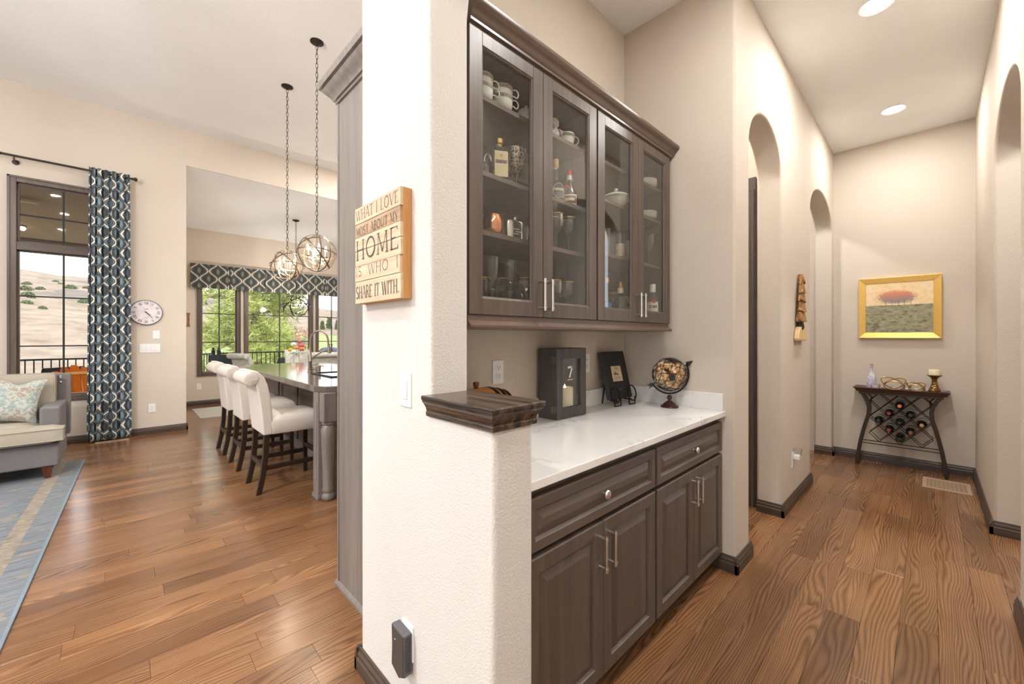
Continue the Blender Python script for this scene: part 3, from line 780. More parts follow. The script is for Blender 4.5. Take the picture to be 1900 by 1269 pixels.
# ---- candle lantern box
LX, LY = 1.720, 1.372
t = thing('candle_lantern', 'grey washed wooden lantern box with a glazed hinged door', 'lantern', (LX, LY, CT), rz=0)
lx0, lx1, ly0, ly1, lh = 1.588, 1.848, 1.318, 1.453, .368
lx0, lx1 = 1.600, 1.852
ly0 = 1.325
g = M['greywash']
bd = MB().box((lx0, ly0+.022, CT), (lx0+.014, ly1, CT+lh)).box((lx1-.014, ly0+.022, CT), (lx1, ly1, CT+lh)).box((lx0+.014, ly1-.012, CT), (lx1-.014, ly1, CT+lh))
bd.box((lx0+.014, ly0+.022, CT), (lx1-.014, ly1-.012, CT+.014)).box((lx0+.014, ly0+.022, CT+lh-.014), (lx1-.014, ly1-.012, CT+lh))
bd.build('box', g, t, bevel=.002)
dr = MB(); s_ = .048
for p, q in (((lx0, ly0, CT+.002), (lx0+s_, ly0+.020, CT+lh)), ((lx1-s_, ly0, CT+.002), (lx1, ly0+.020, CT+lh)), ((lx0+s_, ly0, CT+.002), (lx1-s_, ly0+.020, CT+.058)), ((lx0+s_, ly0, CT+lh-.056), (lx1-s_, ly0+.020, CT+lh))): dr.box(p, q)
d = dr.build('door', g, t, bevel=.002)
B((lx0+s_-.003, ly0+.009, CT+.055), (lx1-s_+.003, ly0+.012, CT+lh-.053)).build('pane', M['cabglass'], d)
text(MB(), '7', .052, .040, lambda a, b: (lx0+.100+a, ly0+.0085, CT+.215+b), .16, False).build('etched_number', M['porcelain'], d)
ew = MB()
for k in range(9): ew.add([(lx0+.098+k*.0052, ly0+.0085, CT+.198), (lx0+.1015+k*.0052, ly0+.0085, CT+.198), (lx0+.1015+k*.0052, ly0+.0085, CT+.204), (lx0+.098+k*.0052, ly0+.0085, CT+.204)], [(0, 1, 2, 3)])
ew.build('etched_line', M['porcelain'], d)['kind'] = 'stuff'
for z in (.052, .310):
    MB().box((lx0-.0018, ly0+.004, CT+z-.016), (lx0, ly0+.040, CT+z+.016)).tube([(lx0-.003, ly0+.021, CT+z-.017), (lx0-.003, ly0+.021, CT+z+.017)], .003, 8).build('hinge', M['champagne'], t)
t = thing('pillar_candle', 'cream flameless pillar candle glowing inside the lantern box', 'candle', (1.748, 1.393, CT+.0145))
MB().lathe([(.046, 0), (.046, .135), (.043, .141), (.036, .139), (.030, .128), (.004, .126)], (1.748, 1.393, CT+.0145), 28).build('wax_body', M['wax'], t, smooth=True)
MB().lathe([(.002, .124), (.005, .132), (.006, .140), (.001, .156)], (1.748, 1.393, CT+.0145), 12).build('flame_tip', emis('warm_flame', (1, .68, .28), 5), t, smooth=True)

# ---- book on an easel
BX, BY = 2.262, 1.372
def easel_frame(dx): return dx
tilt = math.radians(14)
t = thing('display_book', 'black keepsake book with a cream label leaning on a wire easel', 'book', (2.262, 1.360, CT+.040), rx=-tilt, rz=math.radians(-6))
bw, bh, bt = .215, .300, .032
B((-bw/2, -bt/2, 0), (bw/2, -bt/2+.003, bh)).build('front_cover', M['blackmatte'], t, local=True, bevel=.001)
B((-bw/2, bt/2-.003, 0), (bw/2, bt/2, bh)).build('back_cover', M['blackmatte'], t, local=True, bevel=.001)
B((-bw/2, -bt/2, 0), (-bw/2+.004, bt/2, bh)).build('spine', plain('charcoal_spine', (.05, .055, .06), .5), t, local=True)
B((-bw/2+.004, -bt/2+.003, .004), (bw/2-.004, bt/2-.003, bh-.004)).build('pages', plain('dark_page_block', (.03, .03, .03), .8), t, local=True)
n = NT('aged_label'); f = n.noise(n.coord(), 60, 4); n.set(n.ramp(f, [(.3, lin(196, 166, 132)), (.7, lin(232, 212, 184))]), .8)
lb = B((-.052, -bt/2-.0012, .108), (.044, -bt/2, .205)).build('label', n.m, t, local=True)
mt = MB().add([(-.040, -bt/2-.002, .148), (-.004, -bt/2-.002, .148), (-.022, -bt/2-.002, .172)], [(0, 1, 2)]).add([(-.022, -bt/2-.0019, .148), (.018, -bt/2-.0019, .148), (-.004, -bt/2-.0019, .162)], [(0, 1, 2)])
mt.build('mountain_print', M['ink'], lb, local=True)
lt = MB()
for z, a, b in ((.134, -.040, .034), (.126, -.034, .028), (.118, -.036, .032), (.190, -.026, .020), (.182, -.016, .010)):
    for k in range(int((b-a)/.004)): lt.add([(a+k*.004, -bt/2-.002, z), (a+k*.004+.0024, -bt/2-.002, z), (a+k*.004+.0024, -bt/2-.002, z+.004), (a+k*.004, -bt/2-.002, z+.004)], [(0, 1, 2, 3)])
lt.build('printed_lines', M['ink'], lb, local=True)
sg = MB(); pts = [(-.018+.0018*k, -bt/2-.0008, .056+.0035*math.sin(k*1.9)*math.cos(k*.37)) for k in range(22)]
sg.tube(pts, .0006, 4).build('gold_signature', M['brass'], t, local=True)
t = thing('wire_easel', 'black wire easel with looped feet holding the black book', 'easel', (2.262, 1.34, CT), rz=math.radians(-6))
for sx in (-1, 1):
    x = sx*.072
    ring = [(x+sx*.012+.040*math.cos(math.radians(a)), -.008+.010*math.sin(math.radians(a)), .072+.047*math.sin(math.radians(a))) for a in range(0, 360, 15)]
    MB().tube(ring, .0042, 8, closed=True).tube([(x, .044, .0325), (x, -.014, .0325)], .0042, 8).build('holder', M['black'], t, local=True, smooth=True)
    MB().tube([(x-.030, -.016, .050), (x-.030, -.018, .0045), (x+.030, -.018, .0045), (x+.030, -.016, .050)], .0042, 8).build('foot', M['black'], t, local=True, smooth=True)
    MB().tube([(x, .094, .22), (x, .044, .031)], .0040, 8).tube([(x, .078, .16), (x, .104, .0045)], .0040, 8).build('back_leg', M['black'], t, local=True, smooth=True)
MB().tube([(-.072, .092, .21), (.072, .092, .21)], .003, 8).build('crossbar', M['black'], t, local=True, smooth=True)
MB().tube([(-.072, .044, .0325), (.072, .044, .0325)], .003, 8).build('crossbar', M['black'], t, local=True, smooth=True)

# ---- cork globe
GX, GY = 2.405, 1.105
t = thing('cork_globe', 'wire globe filled with wine corks on a dark stand with an arrow axis', 'globe', (GX, GY, CT))
MB().lathe([(.052, 0), (.053, .006), (.048, .012), (.040, .015), (.034, .024), (.020, .034), (.010, .040), (.008, .046), (.015, .054), (.016, .060), (.012, .070), (.006, .074)], (GX, GY, CT), 28).build('base', plain('mahogany_stand', (.05, .022, .018), .2), t, smooth=True)
gc = Vector((GX, GY, CT+.200)); gr = .101
RT = Matrix.Translation(gc) @ Matrix.Rotation(math.radians(0), 4, 'Z')
ax = (Vector((SA, -CA, 0))*.86+Vector((0, 0, 1))*.50).normalized()     # arrow axis, seen square-on, tilted up to the right
sidev = Vector((CA, SA, 0)); upv = sidev.cross(ax) * -1
def gp(a, b, r): return gc+(ax*math.cos(a)+upv*math.sin(a))*r*math.cos(b)+sidev*r*math.sin(b)
MB().tube([gp(math.radians(a), 0, gr+.016) for a in range(-180, 1, 10)], .0050, 8).build('meridian_arm', M['black'], t, smooth=True)
ar = MB().tube([gc-ax*(gr+.034), gc-ax*gr], .003, 8).tube([gc+ax*gr, gc+ax*(gr+.030)], .003, 8)
hp = gc+ax*(gr+.024)
ar.lathe([(.0005, .040), (.015, 0), (.001, .0)], (0, 0, 0), 14, M=Matrix.Translation(hp) @ ax.to_track_quat('Z', 'Y').to_matrix().to_4x4())
perp = ax.cross(sidev).normalized()
for k in range(3):
    b0 = gc-ax*(gr+.012+.011*k)
    for sg_ in (-1, 1): ar.tube([b0, b0-ax*.014+perp*sg_*.014], .0024, 6)
ar.build('arrow_axis', M['black'], t, smooth=True)
net = MB()
NB_, T_ = 10, 14
for sgn in (-1, 1):
    for k in range(NB_):
        pts = []
        for i in range(T_+1):
            lat = -1.35+2.7*i/T_; lon = 2*math.pi*k/NB_+sgn*(lat+1.35)*.85
            q = ax*math.sin(lat)+(sidev*math.cos(lon)+perp*math.sin(lon))*math.cos(lat)
            pts.append(gc+q*gr)
        net.tube(pts, .0017, 4)
net.build('wire_net', M['black'], t)
capm = MB()
mcap = Matrix.Translation(gc) @ (Vector((0, 0, 1))*.9+ax*.25).normalized().to_track_quat('Z', 'Y').to_matrix().to_4x4()
capm.shell([(gr*1.015*math.cos(math.pi/2-.60*i/6)+.0002, gr*1.015*math.sin(math.pi/2-.60*i/6)) for i in range(7)], (0, 0, 0), 20, M=mcap).build('top_cap', M['bronze'], t, smooth=True)
med = gc+(-sidev*.93-Vector((SA, -CA, 0))*.22-Vector((0, 0, .12))).normalized()*gr*1.0
mq = (med-gc).normalized()
MB().lathe([(.019, -.001), (.018, .003), (.008, .004)], (0, 0, 0), 10, M=Matrix.Translation(med) @ mq.to_track_quat('Z', 'Y').to_matrix().to_4x4()).build('continent_plate', M['blackmatte'], t, smooth=True)
ck = MB(); r2 = random.Random(5)
for i in range(150):
    while True:
        p = Vector((r2.uniform(-1, 1), r2.uniform(-1, 1), r2.uniform(-1, 1)))
        if p.length < 1: break
    p = p.normalized()*(.060+.026*r2.random())
    d_ = Vector((r2.uniform(-1, 1), r2.uniform(-1, 1), r2.uniform(-1, 1))).normalized()
    ck.lathe([(.0100, -.017), (.0108, -.015), (.0108, .015), (.0100, .017)], (0, 0, 0), 9, M=Matrix.Translation(gc+p*.92) @ d_.to_track_quat('Z', 'Y').to_matrix().to_4x4())
nk = NT('wine_cork'); gi = nk.N('ShaderNodeNewGeometry'); nk.set(nk.ramp(gi.outputs['Random Per Island'], [(0, lin(176, 128, 84)), (.5, lin(222, 186, 140)), (1, lin(238, 216, 178))]), .85)
o = ck.build('corks', nk.m, t, smooth=True); o['kind'] = 'stuff'

# ================================================================ CABINET CONTENTS
def on(u, y): return at_y(u, 500, y).x
def toward(x, y): return math.atan2(-y, -x)
def patch(mb, x, y, r, z0, z1, ac, half, n=10, r1=None):
    r1 = r if r1 is None else r1
    vs = []
    for i in range(n+1):
        a = ac-half+2*half*i/n
        vs += [(x+r*math.cos(a), y+r*math.sin(a), z0), (x+r1*math.cos(a), y+r1*math.sin(a), z1)]
    return mb.add(vs, [(2*i, 2*i+2, 2*i+3, 2*i+1) for i in range(n)])
def on_cyl(x, y, r, ac, width):      # text map: s runs left to right as seen from the camera
    return lambda s, t, z0=0: (x+r*math.cos(ac-width/2/r+s/r), y+r*math.sin(ac-width/2/r+s/r), z0+t)
def cup(x, y, z, label, ha, sc=1.0, group='banded teacups'):
    t = thing('teacup', label, 'cup', (x, y, z), group=group)
    pr = [(.022, 0), (.025, .003), (.027, .007), (.036, .016), (.0402, .0275), (.0412, .045), (.042, .062), (.0404, .062), (.0396, .045), (.0386, .028), (.034, .018), (.004, .010)]
    MB().lathe([(r*sc, h*sc) for r, h in pr], (x, y, z), 24).build('bowl', M['porcelain'], t, smooth=True)
    MB().shell([(.0418*sc, .046*sc), (.0425*sc, .060*sc)], (x, y, z), 24).build('band', M['darkband'], t, smooth=True)
    d = Vector((math.cos(ha), math.sin(ha), 0))
    MB().tube([Vector((x, y, z))+d*hr*sc+Vector((0, 0, hz_*sc)) for hr, hz_ in ((.0395, .0325), (.045, .0325), (.050, .028), (.056, .024), (.061, .028), (.063, .037), (.061, .046), (.056, .053), (.049, .056), (.040, .055))], .0026*sc, 8).build('handle', M['porcelain'], t, smooth=True)
z = SH1[0]+.0005
ra = math.atan2(-CA, SA)       # the viewer's right
yy = 1.235
cup(on(894, yy), yy, z, 'lower banded teacup of the stack at the column end of the cabinet', ra, 1.1)
cup(on(894, yy), yy, z+.0370, 'upper banded teacup of the stack at the column end of the cabinet', ra+.2, 1.1)
cup(on(931, yy), yy, z, 'lower banded teacup of the stack beside the round floral sugar bowl', ra+.1, 1.1)
cup(on(931, yy), yy, z+.0370, 'upper banded teacup of the stack beside the round floral sugar bowl', ra-.1, 1.1)
flw = floral('blue_floral_china', lin(222, 218, 214), lin(150, 140, 150), lin(196, 176, 172), 60)
x = on(976, yy)
t = thing('sugar_bowl', 'round lidded white china sugar bowl with floral print on the top shelf', 'bowl', (x, yy, z))
MB().lathe([(.020, 0), (.024, .004), (.040, .022), (.045, .040), (.042, .050)], (x, yy, z), 24).build('body', flw, t, smooth=True)
MB().lathe([(.043, .050), (.036, .066), (.014, .078), (.006, .082), (.008, .090), (.003, .094)], (x, yy, z), 24).build('lid', flw, t, smooth=True)
x = on(1026, yy)
t = thing('floral_vase', 'small ruffled floral china vase on the top shelf beside the creamer', 'vase', (x, yy, z))
MB().lathe([(.020, 0), (.026, .010), (.030, .035), (.022, .055), (.020, .062), (.027, .070), (.029, .085), (.022, .100), (.018, .102)], (x, yy, z), 18).build('body', flw, t, smooth=True)
x = on(1050, yy)
t = thing('creamer_jug', 'white china creamer jug with a dark patterned band', 'jug', (x, yy, z))
MB().lathe([(.026, 0), (.028, .004), (.040, .030), (.044, .050), (.042, .062), (.040, .062), (.036, .040), (.006, .02)], (x, yy, z), 24).build('body', M['porcelain'], t, smooth=True)
MB().shell([(.0440, .042), (.0440, .055)], (x, yy, z), 24).build('band', M['darkband'], t, smooth=True)
MB().hexa([(x-.046, yy-.012, z+.045), (x-.030, yy-.018, z+.035), (x-.030, yy+.018, z+.035), (x-.046, yy+.012, z+.045), (x-.060, yy-.006, z+.074), (x-.034, yy-.016, z+.064), (x-.034, yy+.016, z+.064), (x-.060, yy+.006, z+.074)]).build('spout', M['porcelain'], t, bevel=.004)
d = Vector((math.cos(ra), math.sin(ra), 0))
MB().tube([Vector((x, yy, z))+d*(.038+.024*math.sin(k))+Vector((0, 0, .034-.022*math.cos(k))) for k in [math.pi*i/10 for i in range(11)]], .0035, 8).build('handle', M['porcelain'], t, smooth=True)
# second shelf, left
z = SH1[1]+.0005; yy = 1.245
x = on(926, yy)
t = thing('square_liqueur_bottle', 'square amber liqueur bottle with a cream label on the second shelf', 'bottle', (x, yy, z), rz=math.radians(-28))
gl = M['flute']; h_ = .036
MB().loft_rect(-.030, .030, -.030, .030, [(.002, 0), (.006, .004), (.006, .045)]).build('spirit', M['amber'], t, local=True)
MB().loft_rect(-.030, .030, -.030, .030, [(.007, .045), (.007, .135), (.004, .142), (-.012, .150)]).build('glass_body', M['crystal'], t, local=True)
MB().lathe([(.012, .150), (.012, .165), (.017, .166), (.017, .184), (.012, .187)], (0, 0, 0), 16).build('cap', M['brass'], t, local=True, smooth=True)
crm = plain('cream_paper_label', lin(226, 214, 176), .7, 0, .04)
lb = MB().add([(-.028, -.0382, .018), (.028, -.0382, .018), (.028, -.0382, .122), (-.028, -.0382, .122)], [(0, 1, 2, 3)]).build('label', crm, t, local=True)
text(MB(), 'DISARONNO', .013, .046, lambda a, b: (-.023+a, -.0386, .072+b), .2, False).build('lettering', M['ink'], lb, local=True)
MB().lathe([(.006, 0), (.006, .0004)], (0, 0, 0), 8, M=Matrix.Translation((0, -.0386, .103)) @ Matrix.Rotation(math.pi/2, 4, 'X')).build('crest', M['brass'], lb, local=True)
x = on(903, 1.36)
t = thing('louvred_box', 'black louvred box with a small nameplate at the back of the second shelf', 'box', (on(945, 1.42), 1.42, z))
x0_, x1_ = on(904, 1.41), on(994, 1.41)
B((x0_, 1.400, z), (x1_, 1.455, z+.155)).build('case', M['black'], t, bevel=.003)
for k in range(9): B((x0_+.01, 1.394, z+.030+k*.012), (x1_-.01, 1.401, z+.036+k*.012)).build('louvre', M['bronze'], t)
B((x0_+.055, 1.388, z+.165-.010), (x0_+.125, 1.402, z+.190-.010)).build('nameplate', M['brass'], t)
x = on(957, yy)
t = thing('pierced_goblet', 'ornate pierced metal goblet with flared bowl on the second shelf', 'goblet', (x, yy, z))
npg = NT('pierced_silver'); vv = npg.N('ShaderNodeTexVoronoi', feature='DISTANCE_TO_EDGE'); vv.inputs['Scale'].default_value = 75
tcn = npg.N('ShaderNodeTexCoord'); npg.L(tcn.outputs['Object'], vv.inputs['Vector'])
npg.set(npg.ramp(vv.outputs['Distance'], [(.10, (.62, .56, .46)), (.16, (.05, .04, .035))]), .3, .9)
MB().lathe([(.028, 0), (.028, .003), (.010, .008), (.005, .014), (.007, .022), (.004, .030), (.007, .038), (.004, .046), (.006, .056), (.012, .066), (.006, .072)], (x, yy, z), 20).build('stem', M['champagne'], t, smooth=True)
MB().shell([(.008, .072), (.020, .082), (.034, .120), (.046, .172), (.044, .172), (.032, .120), (.008, .080)], (x, yy, z), 24).build('bowl', npg.m, t, smooth=True)
x = on(893, 1.26)
t = thing('glass_creamer', 'frosted glass jug with a curved handle beside the square bottle', 'jug', (x, 1.26, z))
MB().shell([(.030, 0), (.036, .020), (.032, .060), (.034, .075)], (x, 1.26, z), 20).build('body', M['crystal'], t, smooth=True)
MB().tube([Vector((x+.012, 1.235, z+.070+.032*math.sin(k)))+d*.014*math.cos(k) for k in [math.pi*i/8 for i in range(9)]], .003, 6).build('handle', M['chrome'], t, smooth=True)
# second shelf, right door
x = on(1031, 1.235)
def bottle(name, label, x, y, z, prof, mat, cap, capmat, group=None):
    t = thing(name, label, 'bottle', (x, y, z), group=group)
    MB().lathe(prof, (x, y, z), 24).build('glass_body', mat, t, smooth=True)
    MB().lathe(cap, (x, y, z), 16).build('cap', capmat, t, smooth=True)
    return t
cork = plain('pale_cork', lin(196, 160, 112), .8)
t = bottle('round_cognac_bottle', 'broad clear cognac bottle with a dark round label', x, 1.235, z, [(.040, 0), (.043, .006), (.044, .050), (.040, .075), (.020, .100), (.013, .112), (.013, .170)], M['crystal'], [(.015, .166), (.015, .205), (.013, .207)], cork)
a_ = toward(x, 1.235)+.35
lb = MB(); ws = []
for i in range(24):
    an = 2*math.pi*i/24; ws.append((x+.0452*math.cos(a_+.62*math.cos(an)), 1.235+.0452*math.sin(a_+.62*math.cos(an)), z+.045+.034*math.sin(an)))
lb.add(ws, [tuple(range(24))])
lo = lb.build('label', plain('slate_label', lin(52, 56, 64), .6), t)
MB().tube([(p[0]*1.0, p[1]-.0006, p[2]) for p in ws], .0012, 5, closed=True).build('label_rim', crm, lo)
mp = on_cyl(x, 1.235, .0466, a_, .048)
text(MB(), 'COURVOISIER', .010, .048, lambda s, tt: mp(s, tt, z+.046), .2, False).build('lettering', crm, lo)
x = on(1057, 1.235); yy = 1.235
t = bottle('dark_liqueur_bottle', 'dark liqueur bottle with a red cap and red ribbon', x, yy, z, [(.034, 0), (.038, .004), (.039, .050), (.033, .075), (.018, .105), (.012, .125), (.012, .150)], plain('dark_brown_bottle_glass', (.018, .010, .007), .08), [(.0145, .142), (.0145, .180), (.013, .183)], plain('red_wax', lin(190, 42, 34), .5))
MB().shell([(.0150, .134), (.0152, .158)], (x, yy, z), 16).build('neck_label', M['porcelain'], t)
a_ = toward(x, yy)
MB().tube([(x+(.030-.010*k/10)*math.cos(a_-1.0+k*.16)*1.08, yy+(.030-.010*k/10)*math.sin(a_-1.0+k*.16)*1.08, z+.098-.0045*k+.02*math.sin(k*.3)) for k in range(12)], .0048, 6).build('ribbon', plain('red_ribbon', lin(206, 44, 34), .5), t)
lb = patch(MB(), x, yy, .0400, .006+z, .056+z, a_, 1.0).build('label', M['porcelain'], t)
patch(MB(), x, yy, .0406, .012+z, .050+z, a_, .88).build('label_field', plain('tan_label', lin(150, 108, 70), .6), lb)
mp2 = on_cyl(x, yy, .0411, a_, .052)
text(MB(), 'GRAND MARNIER', .012, .052, lambda s, tt: mp2(s, tt, z+.025), .22, False).build('lettering', M['porcelain'], lb)
# third shelf left
z = SH1[2]+.0005; yy = 1.24
x = on(915, yy)
t = thing('copper_mug', 'polished copper mug with a curled handle on the third shelf', 'mug', (x, yy, z))
cop = plain('polished_copper', (.80, .36, .20), .16, 1, .05)
MB().lathe([(.030, 0), (.036, .006), (.044, .035), (.043, .062), (.036, .086), (.034, .086), (.040, .060), (.040, .035), (.004, .008)], (x, yy, z), 28).build('body', cop, t, smooth=True)
MB().tube([Vector((x, yy, z))-d*(.040+.020*math.sin(k))+Vector((0, 0, .044-.026*math.cos(k))) for k in [math.pi*i/12 for i in range(13)]], .004, 8).build('handle', cop, t, smooth=True)
x = on(955, yy)
t = thing('hip_flask', 'upright steel hip flask with a screw cap beside the copper mug', 'flask', (x, yy, z), rz=math.radians(-12))
fl = [(.042*math.cos(2*math.pi*i/28), .012*math.sin(2*math.pi*i/28)) for i in range(28)]
MB().rings([[(px*.94, py*.9, 0) for px, py in fl], [(px, py, .004) for px, py in fl], [(px, py, .080) for px, py in fl], [(px*.9, py*.9, .088) for px, py in fl], [(px*.3, py*.8, .091) for px, py in fl]]).build('body', plain('brushed_flask_steel', (.62, .61, .60), .25, 1), t, local=True, smooth=True)
MB().lathe([(.008, .090), (.009, .094), (.009, .104), (.006, .106)], (0, 0, 0), 14).build('screw_cap', M['chrome'], t, local=True, smooth=True)
eg = MB()
for i, (a, b) in enumerate(((-.012, .018), (-.004, .030), (-.010, .012))): eg.box((a, -.0126, .050-i*.010), (b, -.0120, .0535-i*.010))
eg.build('engraving', M['porcelain'], t, local=True)
def tumbler(u, y, z, label, r=.022, h=.075, group='small clear glasses'):
    x = on(u, y); t = thing('shot_glass', label, 'glass', (x, y, z), group=group)
    MB().shell([(r*.80, .006), (r, h), (r*.94, h), (r*.74, .010)], (x, y, z), 18).build('wall', M['crystal'], t, smooth=True)
    MB().lathe([(r*.8, 0), (r*.82, .006), (r*.3, .009)], (x, y, z), 18).build('foot', M['crystal'], t, smooth=True)
tumbler(980, 1.23, z, 'clear cut shot glass next to the steel hip flask')
tumbler(986, 1.30, z, 'clear cut shot glass behind the one next to the steel flask')
def wineglass(u, y, z, label, sc=1.0, gold=True, flute=False, group='crystal wine glasses', silver=False):
    x = on(u, y); t = thing('champagne_flute' if flute else 'wine_glass', label, 'glass', (x, y, z), group=group)
    if flute:
        prof = [(.004, .082), (.014, .098), (.021, .135), (.024, .195), (.0225, .195), (.019, .135), (.004, .090)]
        stem = [(.030, 0), (.030, .0025), (.012, .006), (.0042, .012), (.0038, .060), (.009, .070), (.012, .080), (.006, .084)]
    else:
        prof = [(.004, .075), (.018, .084), (.031, .108), (.035, .130), (.032, .170), (.0305, .170), (.033, .130), (.029, .108), (.004, .082)]
        stem = [(.033, 0), (.033, .0025), (.012, .006), (.0048, .014), (.0058, .040), (.0044, .060), (.009, .072), (.006, .078)]
    MB().shell([(r*sc, h*sc) for r, h in prof], (x, y, z), 14 if not flute else 24).build('bowl', M['flute'] if flute else M['crystal'], t, smooth=flute)
    MB().lathe([(r*sc, h*sc) for r, h in stem], (x, y, z), 18).build('stem', M['nickel'] if silver else M['crystal'], t, smooth=True)
    if gold: MB().shell([((prof[3][0]+.0006)*sc if flute else .0326*sc, (.191 if flute else .166)*sc), ((prof[3][0]+.0006)*sc if flute else .0324*sc, (.195 if flute else .170)*sc)], (x, y, z), 24).build('gold_rim', M['brass'], t)
zb = UZ0+.0185
wineglass(913, 1.22, zb, 'tall champagne flute with a silver stem near the column', 1.14, False, True, 'silver stemmed flutes', True)
wineglass(947, 1.22, zb, 'tall champagne flute with a silver stem between crystal wine glasses', 1.12, False, True, 'silver stemmed flutes', True)
G_ = 'gold-rimmed crystal wine glass standing among the flutes on the cabinet floor'
for u, y in ((898, 1.34), (931, 1.31), (962, 1.36), (975, 1.225), (990, 1.34)): wineglass(u, y, zb, G_, .93)
x0_, x1_ = on(906, 1.44), on(962, 1.44)
t = thing('dark_tray', 'dark round patterned tray leaning at the back of the cabinet behind the flutes', 'tray', ((x0_+x1_)/2, 1.44, zb))
MB().lathe([(.125, 0), (.130, .004), (.125, .008), (.010, .006)], (0, 0, 0), 32, M=Matrix.Translation(((x0_+x1_)/2, 1.435, zb+.129)) @ Matrix.Rotation(math.radians(84), 4, 'X')).build('disc', M['bronze'], t, smooth=True)
H_ = 'gold-rimmed crystal wine glass on the cabinet floor behind the inner door'
for u, y in ((1030, 1.22), (1039, 1.295), (1053, 1.215)): wineglass(u, y, zb, H_, .98)
H2 = 'gold-rimmed crystal wine glass on the shelf under the red capped bottle'
for u, y in ((1027, 1.27), (1032, 1.215), (1055, 1.215)): wineglass(u, y, SH1[2]+.0005, H2, .98)
# right cabinet
z = SH2[1]+.0005; yy = 1.24
x = on(1143, yy)
t = thing('soup_tureen', 'white china tureen with a domed knobbed lid and banded rim', 'tureen', (x, yy, z))
MB().lathe([(.040, 0), (.044, .004), (.070, .030), (.080, .055), (.080, .062)], (x, yy, z), 28).build('bowl', M['porcelain'], t, smooth=True)
MB().shell([(.0805, .048), (.0808, .060)], (x, yy, z), 28).build('band', M['darkband'], t)
MB().lathe([(.081, .062), (.070, .072), (.040, .084), (.012, .090), (.006, .096), (.012, .104), (.010, .112), (.002, .116)], (x, yy, z), 28).build('lid', M['porcelain'], t, smooth=True)
MB().tube([Vector((x, yy, z))-d*(.078+.022*math.sin(k))+Vector((0, 0, .052-.012*math.cos(k))) for k in [math.pi*i/8 for i in range(9)]], .005, 8).build('handle', M['porcelain'], t, smooth=True)
def saucers(u, y, z, n, label, group):
    x = on(u, y)
    for k in range(n):
        o = MB().lathe([(.035, 0), (.040, .0015), (.068, .0085), (.070, .0105), (.066, .0095), (.036, .004)], (x, y, z+k*.0082), 28).build('saucer', M['porcelain'], smooth=True)
        tag(o, label, 'saucer', group)
saucers(1197, 1.235, SH2[0]+.0005, 5, 'white china saucer in the stack on the uppermost shelf', 'saucers on the uppermost shelf')
saucers(1197, 1.235, SH2[1]+.0005, 5, 'white china saucer in the stack one shelf below the uppermost', 'saucers on the second shelf')
z = SH2[2]+.0005
def highball(u, y, label, r=.027, h=.145, art=False):
    x = on(u, y); t = thing('highball_glass', label, 'glass', (x, y, z), group='tall clear tumblers')
    MB().shell([(r*.86, .008), (r, h), (r*.95, h), (r*.80, .012)], (x, y, z), 20).build('wall', M['crystal'], t, smooth=True)
    MB().lathe([(r*.86, 0), (r*.87, .008), (r*.3, .011)], (x, y, z), 20).build('foot', M['crystal'], t, smooth=True)
    if art:
        ga = floral('printed_glass_art', lin(232, 224, 206), lin(206, 140, 86), lin(160, 186, 150), 45)
        patch(MB(), x, y, r*.90, z+.010, z+.082, toward(x, y), 1.3, 14, r*.955).build('printed_picture', ga, t)
highball(1124, 1.23, 'tall plain tumbler at the hinge side below the tureen')
highball(1133, 1.27, 'tall plain tumbler behind the printed one')
highball(1151, 1.22, 'tall tumbler with a colourful printed picture', art=True)
highball(1162, 1.30, 'tall plain tumbler at the door edge below the tureen')
t_ = wineglass(1204, 1.222, z, 'large plain balloon wine glass alone on its shelf', 1.12, False, False, 'plain wine glasses')
z = zb
t = bottle('slender_bottle', 'slender long-necked clear bottle with blue and yellow label', on(1126, 1.225), 1.225, z, [(.030, 0), (.032, .005), (.032, .080), (.018, .110), (.010, .130), (.010, .200)], M['olive'], [(.0115, .196), (.0115, .222), (.009, .224)], cork)
x = on(1126, 1.225); patch(MB(), x, 1.225, .0326, z+.055, z+.085, toward(x, 1.225), .9).build('label', plain('blue_label', lin(70, 120, 190), .6), t)
t = bottle('corked_bottle', 'squat clear bottle with a cork stopper and green neck tag', on(1137, 1.31), 1.31, z, [(.030, 0), (.033, .005), (.033, .105), (.022, .125), (.020, .150)], M['crystal'], [(.021, .148), (.024, .152), (.024, .166), (.020, .168)], cork)
x = on(1137, 1.31); B((x+.006, 1.272, z+.120), (x+.020, 1.275, z+.152)).build('neck_tag', plain('lime_tag', lin(176, 196, 96), .6), t)
t = bottle('gold_capped_bottle', 'large clear bottle with a gold cap and cream neck band', on(1151, 1.215), 1.215, z, [(.036, 0), (.039, .006), (.040, .100), (.034, .120), (.020, .136), (.016, .145), (.016, .178)], M['green'], [(.0185, .178), (.0185, .208), (.016, .210)], M['brass'])
x = on(1151, 1.215); MB().shell([(.0175, .146), (.0175, .176)], (x, 1.215, z), 18).build('neck_band', crm, t)
x = on(1162, 1.225)
t = thing('cream_box_bottle', 'tall cream coloured bottle carton beside the gold capped bottle', 'carton', (x, 1.235, z), rz=math.radians(-8))
B((-.024, -.024, 0), (.024, .024, .135)).build('carton', crm, t, local=True, bevel=.001)
MB().lathe([(.010, 0), (.010, .0005)], (0, 0, 0), 12, M=Matrix.Translation((0, -.0242, .085)) @ Matrix.Rotation(math.pi/2, 4, 'X')).build('printed_mark', M['ink'], t, local=True)
x = on(1211, 1.194)
t = bottle('white_rum_bottle', 'clear white rum bottle with a white cap and white label', x, 1.194, z, [(.036, 0), (.038, .005), (.038, .130), (.028, .152), (.015, .168), (.014, .178)], M['crystal'], [(.018, .176), (.018, .224), (.016, .226)], M['white'])
a_ = toward(x, 1.194)
lb = patch(MB(), x, 1.194, .0388, z+.040, z+.115, a_, .9).build('label', M['porcelain'], t)
